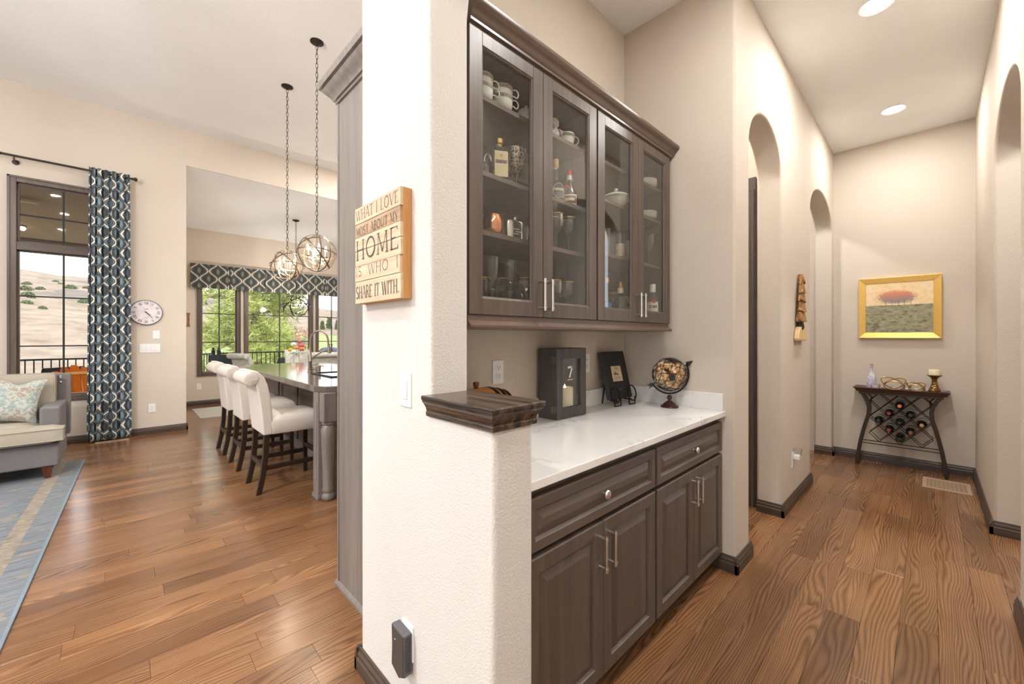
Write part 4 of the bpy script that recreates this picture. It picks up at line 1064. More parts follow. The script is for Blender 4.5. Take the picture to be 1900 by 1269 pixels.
MB().lathe([(.012, 0), (.012, .0006)], (0, 0, 0), 16, M=Matrix.Translation((x+.0394*math.cos(a_+.2), 1.194+.0394*math.sin(a_+.2), z+.118)) @ Vector((math.cos(a_+.2), math.sin(a_+.2), 0)).to_track_quat('Z', 'Y').to_matrix().to_4x4()).build('red_emblem', plain('red_print', lin(190, 60, 50), .6), lb)
mp3 = on_cyl(x, 1.194, .0396, a_, .054)
text(MB(), 'BACARDI', .016, .054, lambda s, tt: mp3(s, tt, z+.078), .24, False).build('lettering', M['ink'], lb)
for k, (u, y) in enumerate(((1197, 1.19), (1188, 1.275))):
    x = on(u, y); t = thing('glass_mug', ('faceted clear glass mug beside the white rum bottle', 'faceted clear glass mug behind another beside the white rum bottle')[k], 'mug', (x, y, z), group='glass mugs')
    MB().shell([(.030, .006), (.034, .110), (.0325, .110), (.028, .010)], (x, y, z), 12).build('wall', M['crystal'], t)
    MB().lathe([(.030, 0), (.030, .006), (.008, .008)], (x, y, z), 12).build('foot', M['crystal'], t)
    MB().tube([(x-.034-.018*math.sin(q), y-.01, z+.055-.034*math.cos(q)) for q in [math.pi*i/8 for i in range(9)]], .004, 6).build('handle', M['crystal'], t, smooth=True)

# ================================================================ HALL END
# framed landscape
pa = at_x(1594, 574, XEND); PX = XEND-.028
t = thing('framed_painting', 'gold framed landscape painting of a red tree over a grey-green field', 'painting', (XEND-.02, .233, 1.33))
gold = plain('gold_leaf_frame', (.86, .56, .16), .32, .85, .08, 40)
y0, y1, z0, z1, fw = .546, -.080, 1.328, 1.968, .058
for k in range(4):
    q = {0: ((y0, z1), (y1, z1), (y1+fw, z1-fw), (y0-fw, z1-fw)), 1: ((y1, z1), (y1, z0), (y1+fw, z0+fw), (y1+fw, z1-fw)), 2: ((y1, z0), (y0, z0), (y0-fw, z0+fw), (y1+fw, z0+fw)), 3: ((y0, z0), (y0, z1), (y0-fw, z1-fw), (y0-fw, z0+fw))}[k]
    mb = MB(); mb.add([(XEND-.001, a, b) for a, b in q]+[(PX-(.012 if i < 2 else .0), a, b) for i, (a, b) in enumerate(q)], [(0, 1, 2, 3), (7, 6, 5, 4), (0, 4, 5, 1), (1, 5, 6, 2), (2, 6, 7, 3), (3, 7, 4, 0)])
    mb.build('frame_rail', gold, t, bevel=.002)
n = NT('painted_landscape'); co = n.coord(); sp = n.N('ShaderNodeSeparateXYZ'); n.L(co, sp.inputs[0])
yl = n.math('MULTIPLY', sp.outputs[1], -1.0); zl = sp.outputs[2]          # local: right, up
nz = n.noise(co, 40, 5, .7); n2 = n.noise(co, 16, 4, .6)
sky = n.ramp(n2, [(.3, lin(224, 190, 132)), (.6, lin(236, 212, 172)), (.8, lin(200, 196, 196))])
fld = n.ramp(n.noise(n.coord(scale=(1, 1, 2.2)), 14, 6, .72), [(.35, lin(84, 84, 66)), (.5, lin(150, 146, 116)), (.68, lin(172, 168, 140))])
hz = n.math('GREATER_THAN', n.math('ADD', zl, n.math('MULTIPLY', n2, .012)), .352)
ex_ = n.math('DIVIDE', n.math('ADD', yl, .012), .150); ez = n.math('DIVIDE', n.math('SUBTRACT', zl, .428), .072)
dd = n.math('ADD', n.math('ADD', n.math('MULTIPLY', ex_, ex_), n.math('MULTIPLY', ez, ez)), n.math('MULTIPLY', n.math('SUBTRACT', n.noise(co, 75, 5, .75), .5), 2.4))
tr = n.ramp(n.math('ADD', zl, n.math('MULTIPLY', nz, .05)), [(.425, lin(146, 132, 124)), (.47, lin(196, 128, 108)), (.53, lin(222, 146, 110))])
sft = n.math('MULTIPLY', n.math('SUBTRACT', 1.25, dd), 1.6); sft.node.use_clamp = True
tm = n.math('MULTIPLY', sft, n.math('GREATER_THAN', zl, .360))
trk = n.math('MULTIPLY', n.math('MULTIPLY', n.math('GREATER_THAN', n.math('ABSOLUTE', n.math('SUBTRACT', n.math('FRACT', n.math('MULTIPLY', yl, 21.0)), .5)), .455), n.math('LESS_THAN', n.math('ABSOLUTE', yl), .11)), n.math('MULTIPLY', n.math('GREATER_THAN', zl, .335), n.math('LESS_THAN', zl, .395)))
pc = n.mix(n.math('MULTIPLY', trk, .7), n.mix(tm, n.mix(hz, fld, sky), tr), lin(96, 80, 74))
n.set(pc, .6); n.bump(nz, .4, .004)
B((PX+.004, y0-fw+.004, z0+fw-.004), (PX+.012, y1+fw-.004, z1-fw+.004)).build('canvas', n.m, t)
# ---- wine rack console
XT = 5.66
t = thing('wine_rack_console', 'dark metal console table with curved legs and a diamond wine rack', 'table', (XT, .22, 0))
TY0, TY1 = .570, -.135
tw = wood('tray_brown_wood', lin(54, 34, 26), lin(88, 56, 42), 'y', .3)
mb = MB().loft_rect(5.60, 5.82, TY1+.028, TY0-.028, [(.0, .770), (.004, .774), (.010, .790), (.022, .804), (.028, .808), (.028, .814), (.022, .814), (.010, .800)], 'xXyY')
mb.build('tray', tw, t, smooth=True)
MB().loft_rect(5.61, 5.81, TY1+.05, TY0-.05, [(0, .745), (.006, .748), (.006, .766), (0, .772)], 'xXyY').build('apron', M['bronze'], t)
def leg_path(sgn):
    yc = .2175
    prof = [(.285, .752), (.262, .715), (.236, .66), (.226, .60), (.232, .53), (.252, .45), (.275, .35), (.296, .24), (.312, .13), (.322, .04), (.325, .012)]
    return [(yc+sgn*a, z) for a, z in prof]
for sg_ in (1, -1):
    P = leg_path(sg_); L = []
    for (yy_, zz) in P: L.append([(5.61, yy_-.016, zz), (5.665, yy_-.016, zz), (5.665, yy_+.016, zz), (5.61, yy_+.016, zz)])
    MB().rings(L[::-1]).build('leg', M['bronze'], t, bevel=.003)
    MB().tube([(5.585, P[-1][0], .010), (5.62, P[-1][0], .018), (5.66, P[-1][0], .030), (5.72, P[-1][0], .018), (5.76, P[-1][0], .010)], .010, 8).build('foot', M['bronze'], t, smooth=True)
    MB().tube([(5.645, P[3][0], P[3][1]), (5.76, P[3][0]-sg_*.01, .70), (5.77, P[1][0], .75)], .006, 8).build('brace', M['bronze'], t, smooth=True)
# rack wires, front and back lattice
cy, cz_, PH, QH = .2115, .5092, .0775, .083      # lattice centre, half width and half height of a cell
def seg_clip(c0, slope):
    pts = []
    for i in range(401):
        y_ = cy-3*PH+6*PH*i/400; z_ = cz_+slope*(y_-cy)*QH/PH+c0
        if cz_-3*QH-1e-4 <= z_ <= .748: pts.append((y_, z_))
    return pts
for xx in (5.618, 5.742):
    for k in (-5*QH, -3*QH, -QH, QH, 3*QH, 5*QH):
        for s_ in (1, -1):
            p = seg_clip(k, s_)
            if len(p) > 1: MB().tube([(xx, p[0][0], p[0][1]), (xx, p[-1][0], p[-1][1])], .0035, 6).build('rack_wire', M['black'], t)
for zz in (.226, .256):
    yb = .2175
    MB().tube([(5.645, yb+.288, zz), (5.645, yb-.288, zz-.0)], .0045, 8).build('stretcher', M['black'], t)
bc = [(535, 550), (437, 625), (632, 650), (343, 690), (535, 700), (735, 720), (437, 765), (633, 790), (535, 850)]
caps = ['coral', 'red', 'dark', 'dark', 'dark', 'tan', 'red', 'copper', 'black']
capm = {'coral': plain('coral_foil', lin(226, 120, 96), .4), 'red': plain('dark_red_foil', lin(150, 44, 52), .35), 'dark': plain('dark_foil', lin(44, 36, 32), .4), 'tan': plain('tan_foil', lin(210, 150, 104), .4), 'copper': plain('copper_foil', lin(150, 92, 66), .35, .5), 'black': M['blackmatte']}
lab = ['coral capped wine bottle at the top of the rack', 'red capped wine bottle, upper one of two, beside the topmost bottle', 'dark capped wine bottle beside the topmost one, on the candle side', 'wine bottle at the outer corner of the rack under the purple bottle', 'wine bottle in the middle of the rack', 'tan capped wine bottle at the outer corner under the candle holder', 'red capped wine bottle, lower one of two, next to the lowest bottle', 'copper capped wine bottle beside the lowest one', 'black wine bottle at the bottom of the rack']
for (bx, by), cm_, lb_ in zip(bc, caps, lab):
    p = at_x(1560+bx/4.879, 640+by/4.879, 5.60)
    ci_ = round((p.y-cy)/PH); p.y = cy+ci_*PH; p.z = .4862+round((p.z-.487)/QH)*QH      # the cell it lies in
    t = thing('wine_bottle', lb_, 'bottle', tuple(p), group='wine bottles in the rack')
    R = Matrix.Translation(p+Vector((.035, 0, 0))) @ Matrix.Rotation(math.radians(-90), 4, 'Y')
    MB().lathe([(.034, -.165), (.038, -.16), (.038, .010), (.034, .030), (.018, .055), (.0145, .070), (.0145, .090)], (0, 0, 0), 22, M=R).build('glass_body', M['wine'], t, smooth=True)
    MB().shell([(.0384, -.075), (.0384, -.018)], (0, 0, 0), 22, M=R).build('label', M['porcelain'] if cm_ != 'black' else plain('black_label', (.05, .05, .055), .6), t, smooth=True)
    MB().lathe([(.0152, .066), (.0156, .094), (.013, .097)], (0, 0, 0), 16, M=R).build('foil_cap', capm[cm_], t, smooth=True)
# ---- things on the console
TZ = .7998
p = at_x(1617, 720, 5.735)
t = thing('beaded_bottle', 'slim bottle decorated with purple, green and silver beads', 'bottle', (5.735, p.y, TZ))
nb = NT('beaded_glass'); cc = nb.coord(); sq = nb.N('ShaderNodeSeparateXYZ'); nb.L(cc, sq.inputs[0])
vo = nb.N('ShaderNodeTexVoronoi'); vo.inputs['Scale'].default_value = 85; nb.L(cc, vo.inputs['Vector'])
bc_ = nb.ramp(sq.outputs[2], [(.0, lin(120, 96, 176)), (.125, lin(140, 116, 190)), (.135, lin(150, 180, 130)), (.165, lin(160, 190, 140)), (.175, lin(176, 168, 178))])
nb.set(nb.mix(nb.math('MULTIPLY', vo.outputs['Distance'], 1.4), bc_, (.75, .72, .8, 1)), .25); nb.bump(vo.outputs['Distance'], .8, .004)
MB().lathe([(.036, 0), (.038, .006), (.038, .105), (.030, .135), (.016, .165), (.013, .185), (.013, .222), (.015, .226), (.015, .236)], (5.735, p.y, TZ), 24).build('glass_body', nb.m, t, smooth=True)
MB().lathe([(.011, .236), (.012, .256), (.011, .257)], (5.735, p.y, TZ), 14).build('cork', cork, t, smooth=True)
p = at_x(1624, 722, 5.63)
t = thing('jar_candle', 'small white candle in a clear glass jar on the console', 'candle', (5.635, p.y, TZ))
MB().shell([(.036, .001), (.038, .050), (.036, .050), (.034, .004)], (5.635, p.y, TZ), 22).build('jar', M['flute'], t, smooth=True)
MB().lathe([(.0335, .003), (.0335, .034), (.004, .035)], (5.635, p.y, TZ), 22).build('wax', M['porcelain'], t, smooth=True)
def loops(name, label, y, sc):
    t = thing(name, label, 'ornament', (5.68, y, TZ), group='brass knot ornaments')
    for dy, tl, dx, a_, b_ in ((.006, 28, -.30, .094, .046), (-.010, -30, .30, .088, .044), (.0, 4, .0, .074, .040)):
        ct_, st_ = math.cos(math.radians(tl)), math.sin(math.radians(tl))
        pts = []
        for i in range(40):
            q = 2*math.pi*i/40; e_, f_ = a_*sc*math.cos(q), b_*sc*math.sin(q)
            yy_, zz_ = e_*ct_-f_*st_, e_*st_+f_*ct_
            pts.append(Vector((5.68+dx*yy_, y+dy*sc+yy_, zz_)))
        mz = min(p_.z for p_ in pts); pts = [p_+Vector((0, 0, TZ-mz+.0050)) for p_ in pts]
        MB().tube(pts, .0052, 8, closed=True).build('ring', M['brass'], t, smooth=True)
p = at_x(1658, 712, 5.68); loops('knot_ornament', 'larger brass knot ornament of interlocked rings next to the beaded bottle', p.y, 1.02)
p = at_x(1700, 716, 5.68); loops('knot_ornament', 'smaller brass knot ornament of interlocked rings next to the candle holder', p.y, .72)
p = at_x(1734, 724, 5.69)
t = thing('candle_holder', 'embossed antique gold candle holder with flared petal cup', 'candle holder', (5.69, p.y, TZ))
ng = NT('embossed_gold'); vo = ng.N('ShaderNodeTexVoronoi'); vo.inputs['Scale'].default_value = 70; ng.L(ng.coord(), vo.inputs['Vector'])
ng.set(ng.ramp(vo.outputs['Distance'], [(.1, (.58, .38, .13)), (.6, (.16, .09, .03))]), .35, .9); ng.bump(vo.outputs['Distance'], .8, .006)
MB().lathe([(.040, 0), (.044, .008), (.040, .030), (.030, .055), (.022, .085), (.018, .115), (.022, .135), (.034, .150), (.054, .166), (.056, .170), (.046, .166), (.004, .158)], (5.69, p.y, TZ), 28).build('stand', ng.m, t, smooth=True)
o = MB().lathe([(.040, 0), (.041, .003), (.041, .058), (.038, .062), (.006, .060)], (5.69, p.y, TZ+.1605), 26).build('pillar_candle', M['wax'], smooth=True)
tag(o, 'short cream pillar candle standing on the antique gold holder', 'candle')
# ---- floor register
t = thing('floor_register', 'tan metal floor register set in the hall floor near the console', 'floor vent', (5.35, -.10, 0))
rx0, rx1, ry0, ry1 = 5.16, 5.53, -.250, .050
tan_ = plain('tan_enamel', lin(176, 150, 124), .45)
for a, b in (((rx0, ry0, 0), (rx0+.040, ry1, .005)), ((rx1-.040, ry0, 0), (rx1, ry1, .005)), ((rx0+.04, ry0, 0), (rx1-.04, ry0+.025, .005)), ((rx0+.04, ry1-.025, 0), (rx1-.04, ry1, .005))): B(a, b).build('rim', tan_, t, bevel=.0015)
B((rx0+.04, ry0+.025, .0), (rx1-.04, ry1-.025, .0012)).build('duct_shadow', M['slot'], t)
for k in range(12): x = rx0+.052+k*.0242; B((x, ry0+.025, .0012), (x+.010, ry1-.025, .004)).build('slat', tan_, t)
for k in range(9): y = ry0+.045+k*.0262; B((rx0+.04, y, .0012), (rx1-.04, y+.005, .0035)).build('slat', tan_, t)
# ---- carved wall ornament
t = thing('carved_wall_ornament', 'carved wooden tree shaped wall ornament with bark tiers and dark band', 'wall ornament', (4.06, YW-.02, 1.31))
bark = NT('gilded_bark'); bn_ = bark.noise(bark.coord(scale=(1, 1, .5)), 60, 5, .7); bark.set(bark.ramp(bn_, [(.35, lin(84, 54, 28)), (.55, lin(176, 128, 72)), (.75, lin(214, 174, 116))]), .7); bark.bump(bn_, .9, .012)
def tier(z0, z1, w0, w1, xc, dep, mat, name, r_):
    pts0 = []; pts1 = []
    for i in range(14):
        a = 2*math.pi*i/14; jag = 1+r_.uniform(-.16, .16)
        pts0.append((xc+w0*math.cos(a)*jag, YW-.004-dep/2+dep/2*math.sin(a), z0+r_.uniform(-.016, .010)))
        pts1.append((xc+w1*math.cos(a), YW-.004-dep/2*.7+dep/2*.7*math.sin(a), z1))
    MB().rings([pts0, pts1]).build(name, mat, t, bevel=.001)
r4 = random.Random(9); xc = 4.06
for z0, z1, w0, w1 in ((1.790, 1.862, .052, .012), (1.715, 1.815, .085, .030), (1.640, 1.745, .105, .045), (1.555, 1.668, .125, .055), (1.478, 1.590, .150, .065)): tier(z0, z1, w0, w1, xc, .050, bark.m, 'bark_tier', r4)
tier(1.412, 1.490, .085, .070, xc, .040, M['blackmatte'], 'band', r4)
MB().rings([[(xc+a*s_, YW-.003-b, zz) for a, b in ((-1, 0), (1, 0), (1, .036), (-1, .036))] for zz, s_ in ((1.312, .145), (1.330, .150), (1.400, .120), (1.425, .085))]).build('carved_base', wood('pale_carved_wood', lin(196, 160, 108), lin(226, 198, 150), 'z', .6), t, bevel=.006)
# ---- night light on outlet
wall_plate('wall_outlet', 'white outlet plate on the hall wall holding the night light', 'outlet', (3.886, YW, .354), '-y', .072, .118)
t = thing('night_light', 'white plug-in night light with a clear shade on the hall wall', 'night light', (3.886, YW-.03, .37))
B((3.860, YW-.050, .360), (3.912, YW-.006, .400)).build('body', M['white'], t, bevel=.008)
MB().shell([(.024, .398), (.030, .445), (.028, .452), (.010, .452)], (3.886, YW-.034, 0), 18).build('shade', M['crystal'], t, smooth=True)

# ================================================================ KITCHEN
# ---- tall cabinet end with crown
t = thing('tall_cabinet', 'tall grey stained cabinet end panel with stepped crown behind the column wall', 'cabinet', (1.3, 1.93, 0))
TX, TYF = .845, 2.236
B((TX, YE+.021, 0), (1.95, TYF-.02, 2.64)).build('body', M['tall'], t)
B((TX-.004, TYF-.02, 0), (1.95, TYF, 2.64)).build('face_frame', M['tall'], t, bevel=.002)
MB().prism([(TX-.012, 0), (TX, 0), (TX, .030), (TX-.006, .026), (TX-.012, .014)], 'y', YE+.021, TYF+.010).build('shoe_molding', M['tall'], t)
MB().loft_rect(TX, 1.95, YE+.005, TYF, [(.002, 2.600), (.010, 2.604), (.010, 2.616), (.020, 2.620), (.022, 2.630), (.040, 2.650), (.062, 2.672), (.064, 2.680), (.078, 2.684), (.082, 2.706), (.082, 2.716)], 'xY').build('crown', M['tall'], t, smooth=True)
# ---- island
IX, IY0, IY1, ITZ = 1.150, 3.40, 6.90, .935
t = thing('kitchen_island', 'long grey stained kitchen island with a polished overhanging top and turned corner leg', 'island', (1.7, 5.1, 0))
tp = [(IX, IY0+.16), (IX+.05, IY0+.05), (IX+.16, IY0), (2.30, IY0), (2.30, IY1), (IX+.22, IY1), (IX+.08, IY1-.06), (IX, IY1-.20)]
npol = NT('polished_dark_top'); fz = npol.noise(npol.coord(), 9, 4); npol.set(npol.ramp(fz, [(.3, lin(78, 70, 64)), (.7, lin(104, 95, 88))]), .10, spec=.6)
MB().prism(tp, 'z', ITZ-.05, ITZ).build('top', npol.m, t, bevel=.006)
B((1.52, IY0+.21, .0), (2.24, IY1-.10, ITZ-.05)).build('body', M['tall'], t)
for k in range(4):
    ya = IY0+.24+k*.80; d = MB()
    L = [[(1.52-dd, ya+i, .12+i), (1.52-dd, ya+.72-i, .12+i), (1.52-dd, ya+.72-i, .80-i), (1.52-dd, ya+i, .80-i)] for i, dd in ((0, 0), (0, .016), (.07, .016), (.085, .004), (.10, .004))]
    d.rings(L).build('side_panel', M['cab'], t)
B((1.165, IY0+.10, 0), (2.24, IY0+.22, ITZ-.05)).build('end_panel', M['tall'], t, bevel=.002)
B((1.156, IY0+.088, 0), (2.25, IY0+.232, .035)).build('shoe_molding', M['tall'], t, bevel=.004)
pnl = MB(); pnl.rings([[(1.165-dd, IY0+.125+i, .16+i), (1.165-dd, IY0+.195-i, .16+i), (1.165-dd, IY0+.195-i, .80-i), (1.165-dd, IY0+.125+i, .80-i)] for i, dd in ((0, 0), (0, .004), (.008, .004), (.012, .001))]); pnl.build('pilaster_panel', M['tall'], t)
lx, ly = 1.226, 3.452
MB().box((lx-.052, ly-.052, .645), (lx+.052, ly+.052, ITZ-.05)).build('leg_block', M['tall'], t, bevel=.006)
MB().lathe([(.034, 0), (.046, .012), (.050, .030), (.044, .050), (.036, .062), (.044, .074), (.046, .090), (.040, .110), (.044, .30), (.052, .52), (.054, .580), (.042, .610), (.038, .618), (.050, .628), (.050, .640), (.040, .650)], (lx, ly, 0), 28).build('turned_leg', M['tall'], t, smooth=True)
# pop-up outlet on the island
o = MB().lathe([(.045, 0), (.045, .004), (.036, .006)], (1.70, 5.35, ITZ), 20).build('pop_up_outlet', M['black'], smooth=True)
tag(o, 'small round black pop-up outlet lid in the island top', 'outlet')
# ---- sink, faucet, soap pump
t = thing('prep_sink', 'dark rimmed prep sink set into the island top beside the faucet', 'sink', (1.75, 4.3, ITZ))
sx0, sx1, sy0, sy1 = 1.50, 1.90, 4.15, 4.75
for a, b in (((sx0, sy0, ITZ), (sx1, sy0+.03, ITZ+.012)), ((sx0, sy1-.03, ITZ), (sx1, sy1, ITZ+.012)), ((sx0, sy0+.03, ITZ), (sx0+.03, sy1-.03, ITZ+.012)), ((sx1-.03, sy0+.03, ITZ), (sx1, sy1-.03, ITZ+.012))): B(a, b).build('rim', M['black'], t, bevel=.003)
B((sx0+.03, sy0+.03, ITZ), (sx1-.03, sy1-.03, ITZ+.002)).build('basin', M['chrome'], t)
fx, fy = 1.555, 4.93
t = thing('kitchen_faucet', 'tall brushed gooseneck faucet with pull-down spray head on the island', 'faucet', (fx, fy, ITZ))
rv = Vector((SA, -CA, 0))*.92+Vector((CA, SA, 0))*.1
bp = Vector((fx, fy, ITZ))
MB().lathe([(.030, 0), (.030, .010), (.020, .016), (.017, .10), (.019, .104), (.019, .13), (.015, .135), (.013, .30)], tuple(bp), 18).build('column', M['champagne'], t, smooth=True)
pts = [bp+Vector((0, 0, .28))]+[bp+rv*(.105-.105*math.cos(a))+Vector((0, 0, .36+.115*math.sin(a))) for a in [math.pi*i/14 for i in range(15)]]+[bp+rv*.215+Vector((0, 0, .31))]
MB().tube(pts, .0105, 10).build('gooseneck', M['champagne'], t, smooth=True)
MB().tube([bp+rv*.215+Vector((0, 0, .32)), bp+rv*.222+Vector((0, 0, .27)), bp+rv*.228+Vector((0, 0, .215))], [.013, .017, .022], 12).build('spray_head', M['champagne'], t, smooth=True)
MB().tube([bp+Vector((0, 0, .13)), bp+rv*.06+Vector((0, 0, .19)), bp+rv*.14+Vector((0, 0, .235)), bp+rv*.215+Vector((0, 0, .25))], .0085, 8).build('docking_arm', M['champagne'], t, smooth=True)
MB().tube([bp+Vector((0, 0, .09)), bp+rv*.05+Vector((0, 0, .085)), bp+rv*.09+Vector((0, 0, .10))], .007, 8).build('lever', M['champagne'], t, smooth=True)
p = bp+rv*.11+Vector((-.02, -.06, 0))
t = thing('soap_pump', 'short brushed soap pump beside the island faucet', 'soap pump', tuple(p))
MB().lathe([(.020, 0), (.020, .008), (.012, .012), (.012, .060), (.016, .064), (.016, .080), (.006, .084)], tuple(p), 16).build('body', M['champagne'], t, smooth=True)
MB().tube([p+Vector((0, 0, .075)), p+rv*.04+Vector((0, 0, .078)), p+rv*.05+Vector((0, 0, .070))], .005, 8).build('spout', M['champagne'], t, smooth=True)
# ---- counter stools
def make_stool(y, label):
    t = thing('counter_stool', label, 'stool', (1.08, y, 0), group='counter stools along the island')
    W = .222
    # legs: rear legs splay back
    for sg_ in (-1, 1):
        yy = y+sg_*(W-.028)
        L = [[(x-.021, yy-.021, z), (x+.021, yy-.021, z), (x+.021, yy+.021, z), (x-.021, yy+.021, z)] for x, z in ((.838, 0), (.872, .16), (.892, .34), (.900, .53))]
        MB().rings(L).build('leg', M['espresso'], t, bevel=.003)
        L = [[(x-r, yy-r, z), (x+r, yy-r, z), (x+r, yy+r, z), (x-r, yy+r, z)] for x, z, r in ((1.325, 0, .017), (1.322, .53, .022))]
        MB().rings(L).build('leg', M['espresso'], t, bevel=.003)
        MB().box((.885, yy-.010, .195), (1.325, yy+.010, .235)).build('stretcher', M['espresso'], t, bevel=.003)
    MB().box((.862, y-W+.03, .215), (.884, y+W-.03, .255)).build('stretcher', M['espresso'], t, bevel=.003)
    MB().box((1.308, y-W+.03, .255), (1.332, y+W-.03, .295)).build('stretcher', M['espresso'], t, bevel=.003)
    # seat: domed cushion
    sl = []
    for z, i, xo in ((.500, .006, 0), (.508, .0, 0), (.60, -.004, .004), (.635, .006, .0), (.655, .03, 0), (.668, .075, 0), (.674, .13, 0)):
        a, b, c_, d_ = .915+i*.6, 1.372-i+xo, y-W+i, y+W-i
        ring = []
        for (cx, cy, a0) in ((b-.03, d_-.03, 0), (a+.03, d_-.03, 90), (a+.03, c_+.03, 180), (b-.03, c_+.03, 270)):
            for q in range(4): ang = math.radians(a0+q*30); ring.append((cx+.03*math.cos(ang), cy+.03*math.sin(ang), z))
        sl.append(ring)
    MB().rings(sl).build('seat', M['linen'], t, smooth=True)
    # back with scroll
    path = [(.905, .500), (.902, .60), (.893, .72), (.880, .83), (.862, .92), (.840, .975), (.806, 1.008), (.768, 1.012)]
    thick = [.034, .040, .042, .042, .042, .044, .046, .046]
    L = []
    for i, (x, z) in enumerate(path):
        x2, z2 = path[min(i+1, len(path)-1)]; x1_, z1_ = path[max(i-1, 0)]
        tx, tz = x2-x1_, z2-z1_; l = math.hypot(tx, tz); nx, nz = tz/l, -tx/l
        h = thick[i]; L.append([(x+nx*h, y-W, z+nz*h), (x+nx*h, y+W, z+nz*h), (x-nx*h, y+W, z-nz*h), (x-nx*h, y-W, z-nz*h)])
    bk = MB().rings(L).build('back', M['linen'], t, bevel=.012, seg=3, smooth=True)
    rc = (.782, .985); R_ = .058
    rl = MB()
    rl.rings([[(rc[0]+R_*k*math.cos(2*math.pi*i/24), y+yy, rc[1]+R_*k*math.sin(2*math.pi*i/24)) for i in range(24)] for yy, k in ((-W-.004, .30), (-W-.006, .80), (-W, .97), (-W+.012, 1.0), (W-.012, 1.0), (W, .97), (W+.006, .80), (W+.004, .30))])
    rl.build('scroll', M['linen'], t, smooth=True)
    pl = MB()
    for k in range(5): a = math.radians(-20-k*28); pl.tube([(rc[0]+.012*math.cos(a), y-W-.0065, rc[1]+.012*math.sin(a)), (rc[0]+.050*math.cos(a), y-W-.0055, rc[1]+.050*math.sin(a))], .0022, 5)
    o = pl.build('gathered_pleats', M['linen'], bk); o['kind'] = 'stuff'
    return t
make_stool(4.165, 'cream scroll-back counter stool at the island end by the turned leg')
make_stool(5.0, 'cream scroll-back counter stool in the middle of the row of three')
make_stool(5.765, 'cream scroll-back counter stool nearest the breakfast nook')

# ---- pendant globes
def chain(mb, x, y, z0, z1, pitch, r, w_):
    n_ = max(2, int((z1-z0)/pitch)); k_ = (z1-z0)/n_
    for i in range(n_):
        zc = z0+k_*(i+.5); a = (i % 2)*math.pi/2
        h_ = k_*.62
        pts = [(x+w_*math.sin(q)*math.cos(a), y+w_*math.sin(q)*math.sin(a), zc+h_*math.cos(q)) for q in [2*math.pi*j/10 for j in range(10)]]
        mb.tube(pts, r, 4, closed=True)
    return mb
def pendant(x, y, zc, R_, zceil, label, tilt_seed, metal, squash=1.0, ncand=4, group='orb pendants over the island', rw=.0065, power=12, pcol=(1, .86, .68)):
    t = thing('orb_pendant', label, 'pendant lamp', (x, y, zceil), group=group)
    MB().lathe([(.064, 0), (.064, -.008), (.052, -.016), (.030, -.022), (.010, -.034), (.004, -.040)], (x, y, zceil+.001), 24).build('canopy', M['bronze'], t, smooth=True)
    o = chain(MB(), x, y, zc+R_*squash+.012, zceil-.03, .046, .0028, .0105).build('chain', M['bronze'], t); o['kind'] = 'stuff'
    MB().tube([(x, y, zc+R_*squash+.02), (x, y, zc-R_*squash*.72)], .0045, 8).build('centre_rod', metal, t, smooth=True)
    c = Vector((x, y, zc)); rr_ = random.Random(tilt_seed)
    axes = [(0, 90), (75, 90), (150, 90), (20, 8), (60, 48), (-40, 52)]
    for k, (az, inc) in enumerate(axes):
        ni = math.radians(inc); na = math.radians(az+tilt_seed*23)
        nn = Vector((math.sin(ni)*math.cos(na), math.sin(ni)*math.sin(na), math.cos(ni)))
        e1 = nn.orthogonal().normalized(); e2 = nn.cross(e1)
        ring = MB(); L = []
        for i in range(44):
            q = 2*math.pi*i/44; rd = e1*math.cos(q)+e2*math.sin(q)
            cc_ = c+rd*R_
            L.append([tuple(c+((cc_+nn*s1*rw+rd*s2*rw*.3)-c)*1.0) for s1, s2 in ((-1, -1), (1, -1), (1, 1), (-1, 1))])
        L = [[(p[0], p[1], zc+(p[2]-zc)*squash) for p in r_] for r_ in L]
        n4 = len(L); vs = [p for r_ in L for p in r_]
        fs = [(i*4+k2, i*4+(k2+1) % 4, ((i+1) % n4)*4+(k2+1) % 4, ((i+1) % n4)*4+k2) for i in range(n4) for k2 in range(4)]
        ring.add(vs, fs).build('ring', metal, t, smooth=True)
    for k in range(ncand):
        a = 2*math.pi*k/ncand+.5+tilt_seed; rx_ = R_*.46
        px, py = x+rx_*math.cos(a), y+rx_*math.sin(a); zb_ = zc-R_*squash*.18
        MB().tube([(x, y, zc-R_*squash*.62), (x+rx_*.5*math.cos(a), y+rx_*.5*math.sin(a), zc-R_*squash*.60), (px, py, zc-R_*squash*.42), (px, py, zb_)], .004, 6).build('arm', metal, t, smooth=True)
        MB().lathe([(.004, -.004), (.020, .0), (.022, .004), (.010, .008), (.0095, .055), (.006, .056)], (px, py, zb_), 14).build('candle_sleeve', metal, t, smooth=True)
        MB().lathe([(.006, .056), (.013, .072), (.014, .082), (.008, .105), (.001, .122)], (px, py, zb_), 12).build('bulb', M['bulb'], t, smooth=True)
    MB().lathe([(.004, -.012), (.014, -.004), (.010, .010), (.018, .016), (.004, .024)], (x, y, zc-R_*squash*.70), 14).build('finial', metal, t, smooth=True)
    d_ = bpy.data.lights.new('pendant_lamp', 'POINT'); d_.energy = power; d_.color = pcol; d_.shadow_soft_size = .06
    o = bpy.data.objects.new('pendant_lamp', d_); COL.objects.link(o); o.location = (x, y, zc+.03)
pendant(1.43, 4.336, 2.19, .185, GC, 'metal orb pendant lamp hanging over the island, nearer the tall cabinet', 1, M['champagne'])
pendant(1.43, 5.356, 2.19, .185, GC, 'metal orb pendant lamp hanging over the island, nearer the nook', 2, M['champagne'])
CX, CY = 2.478, 8.70
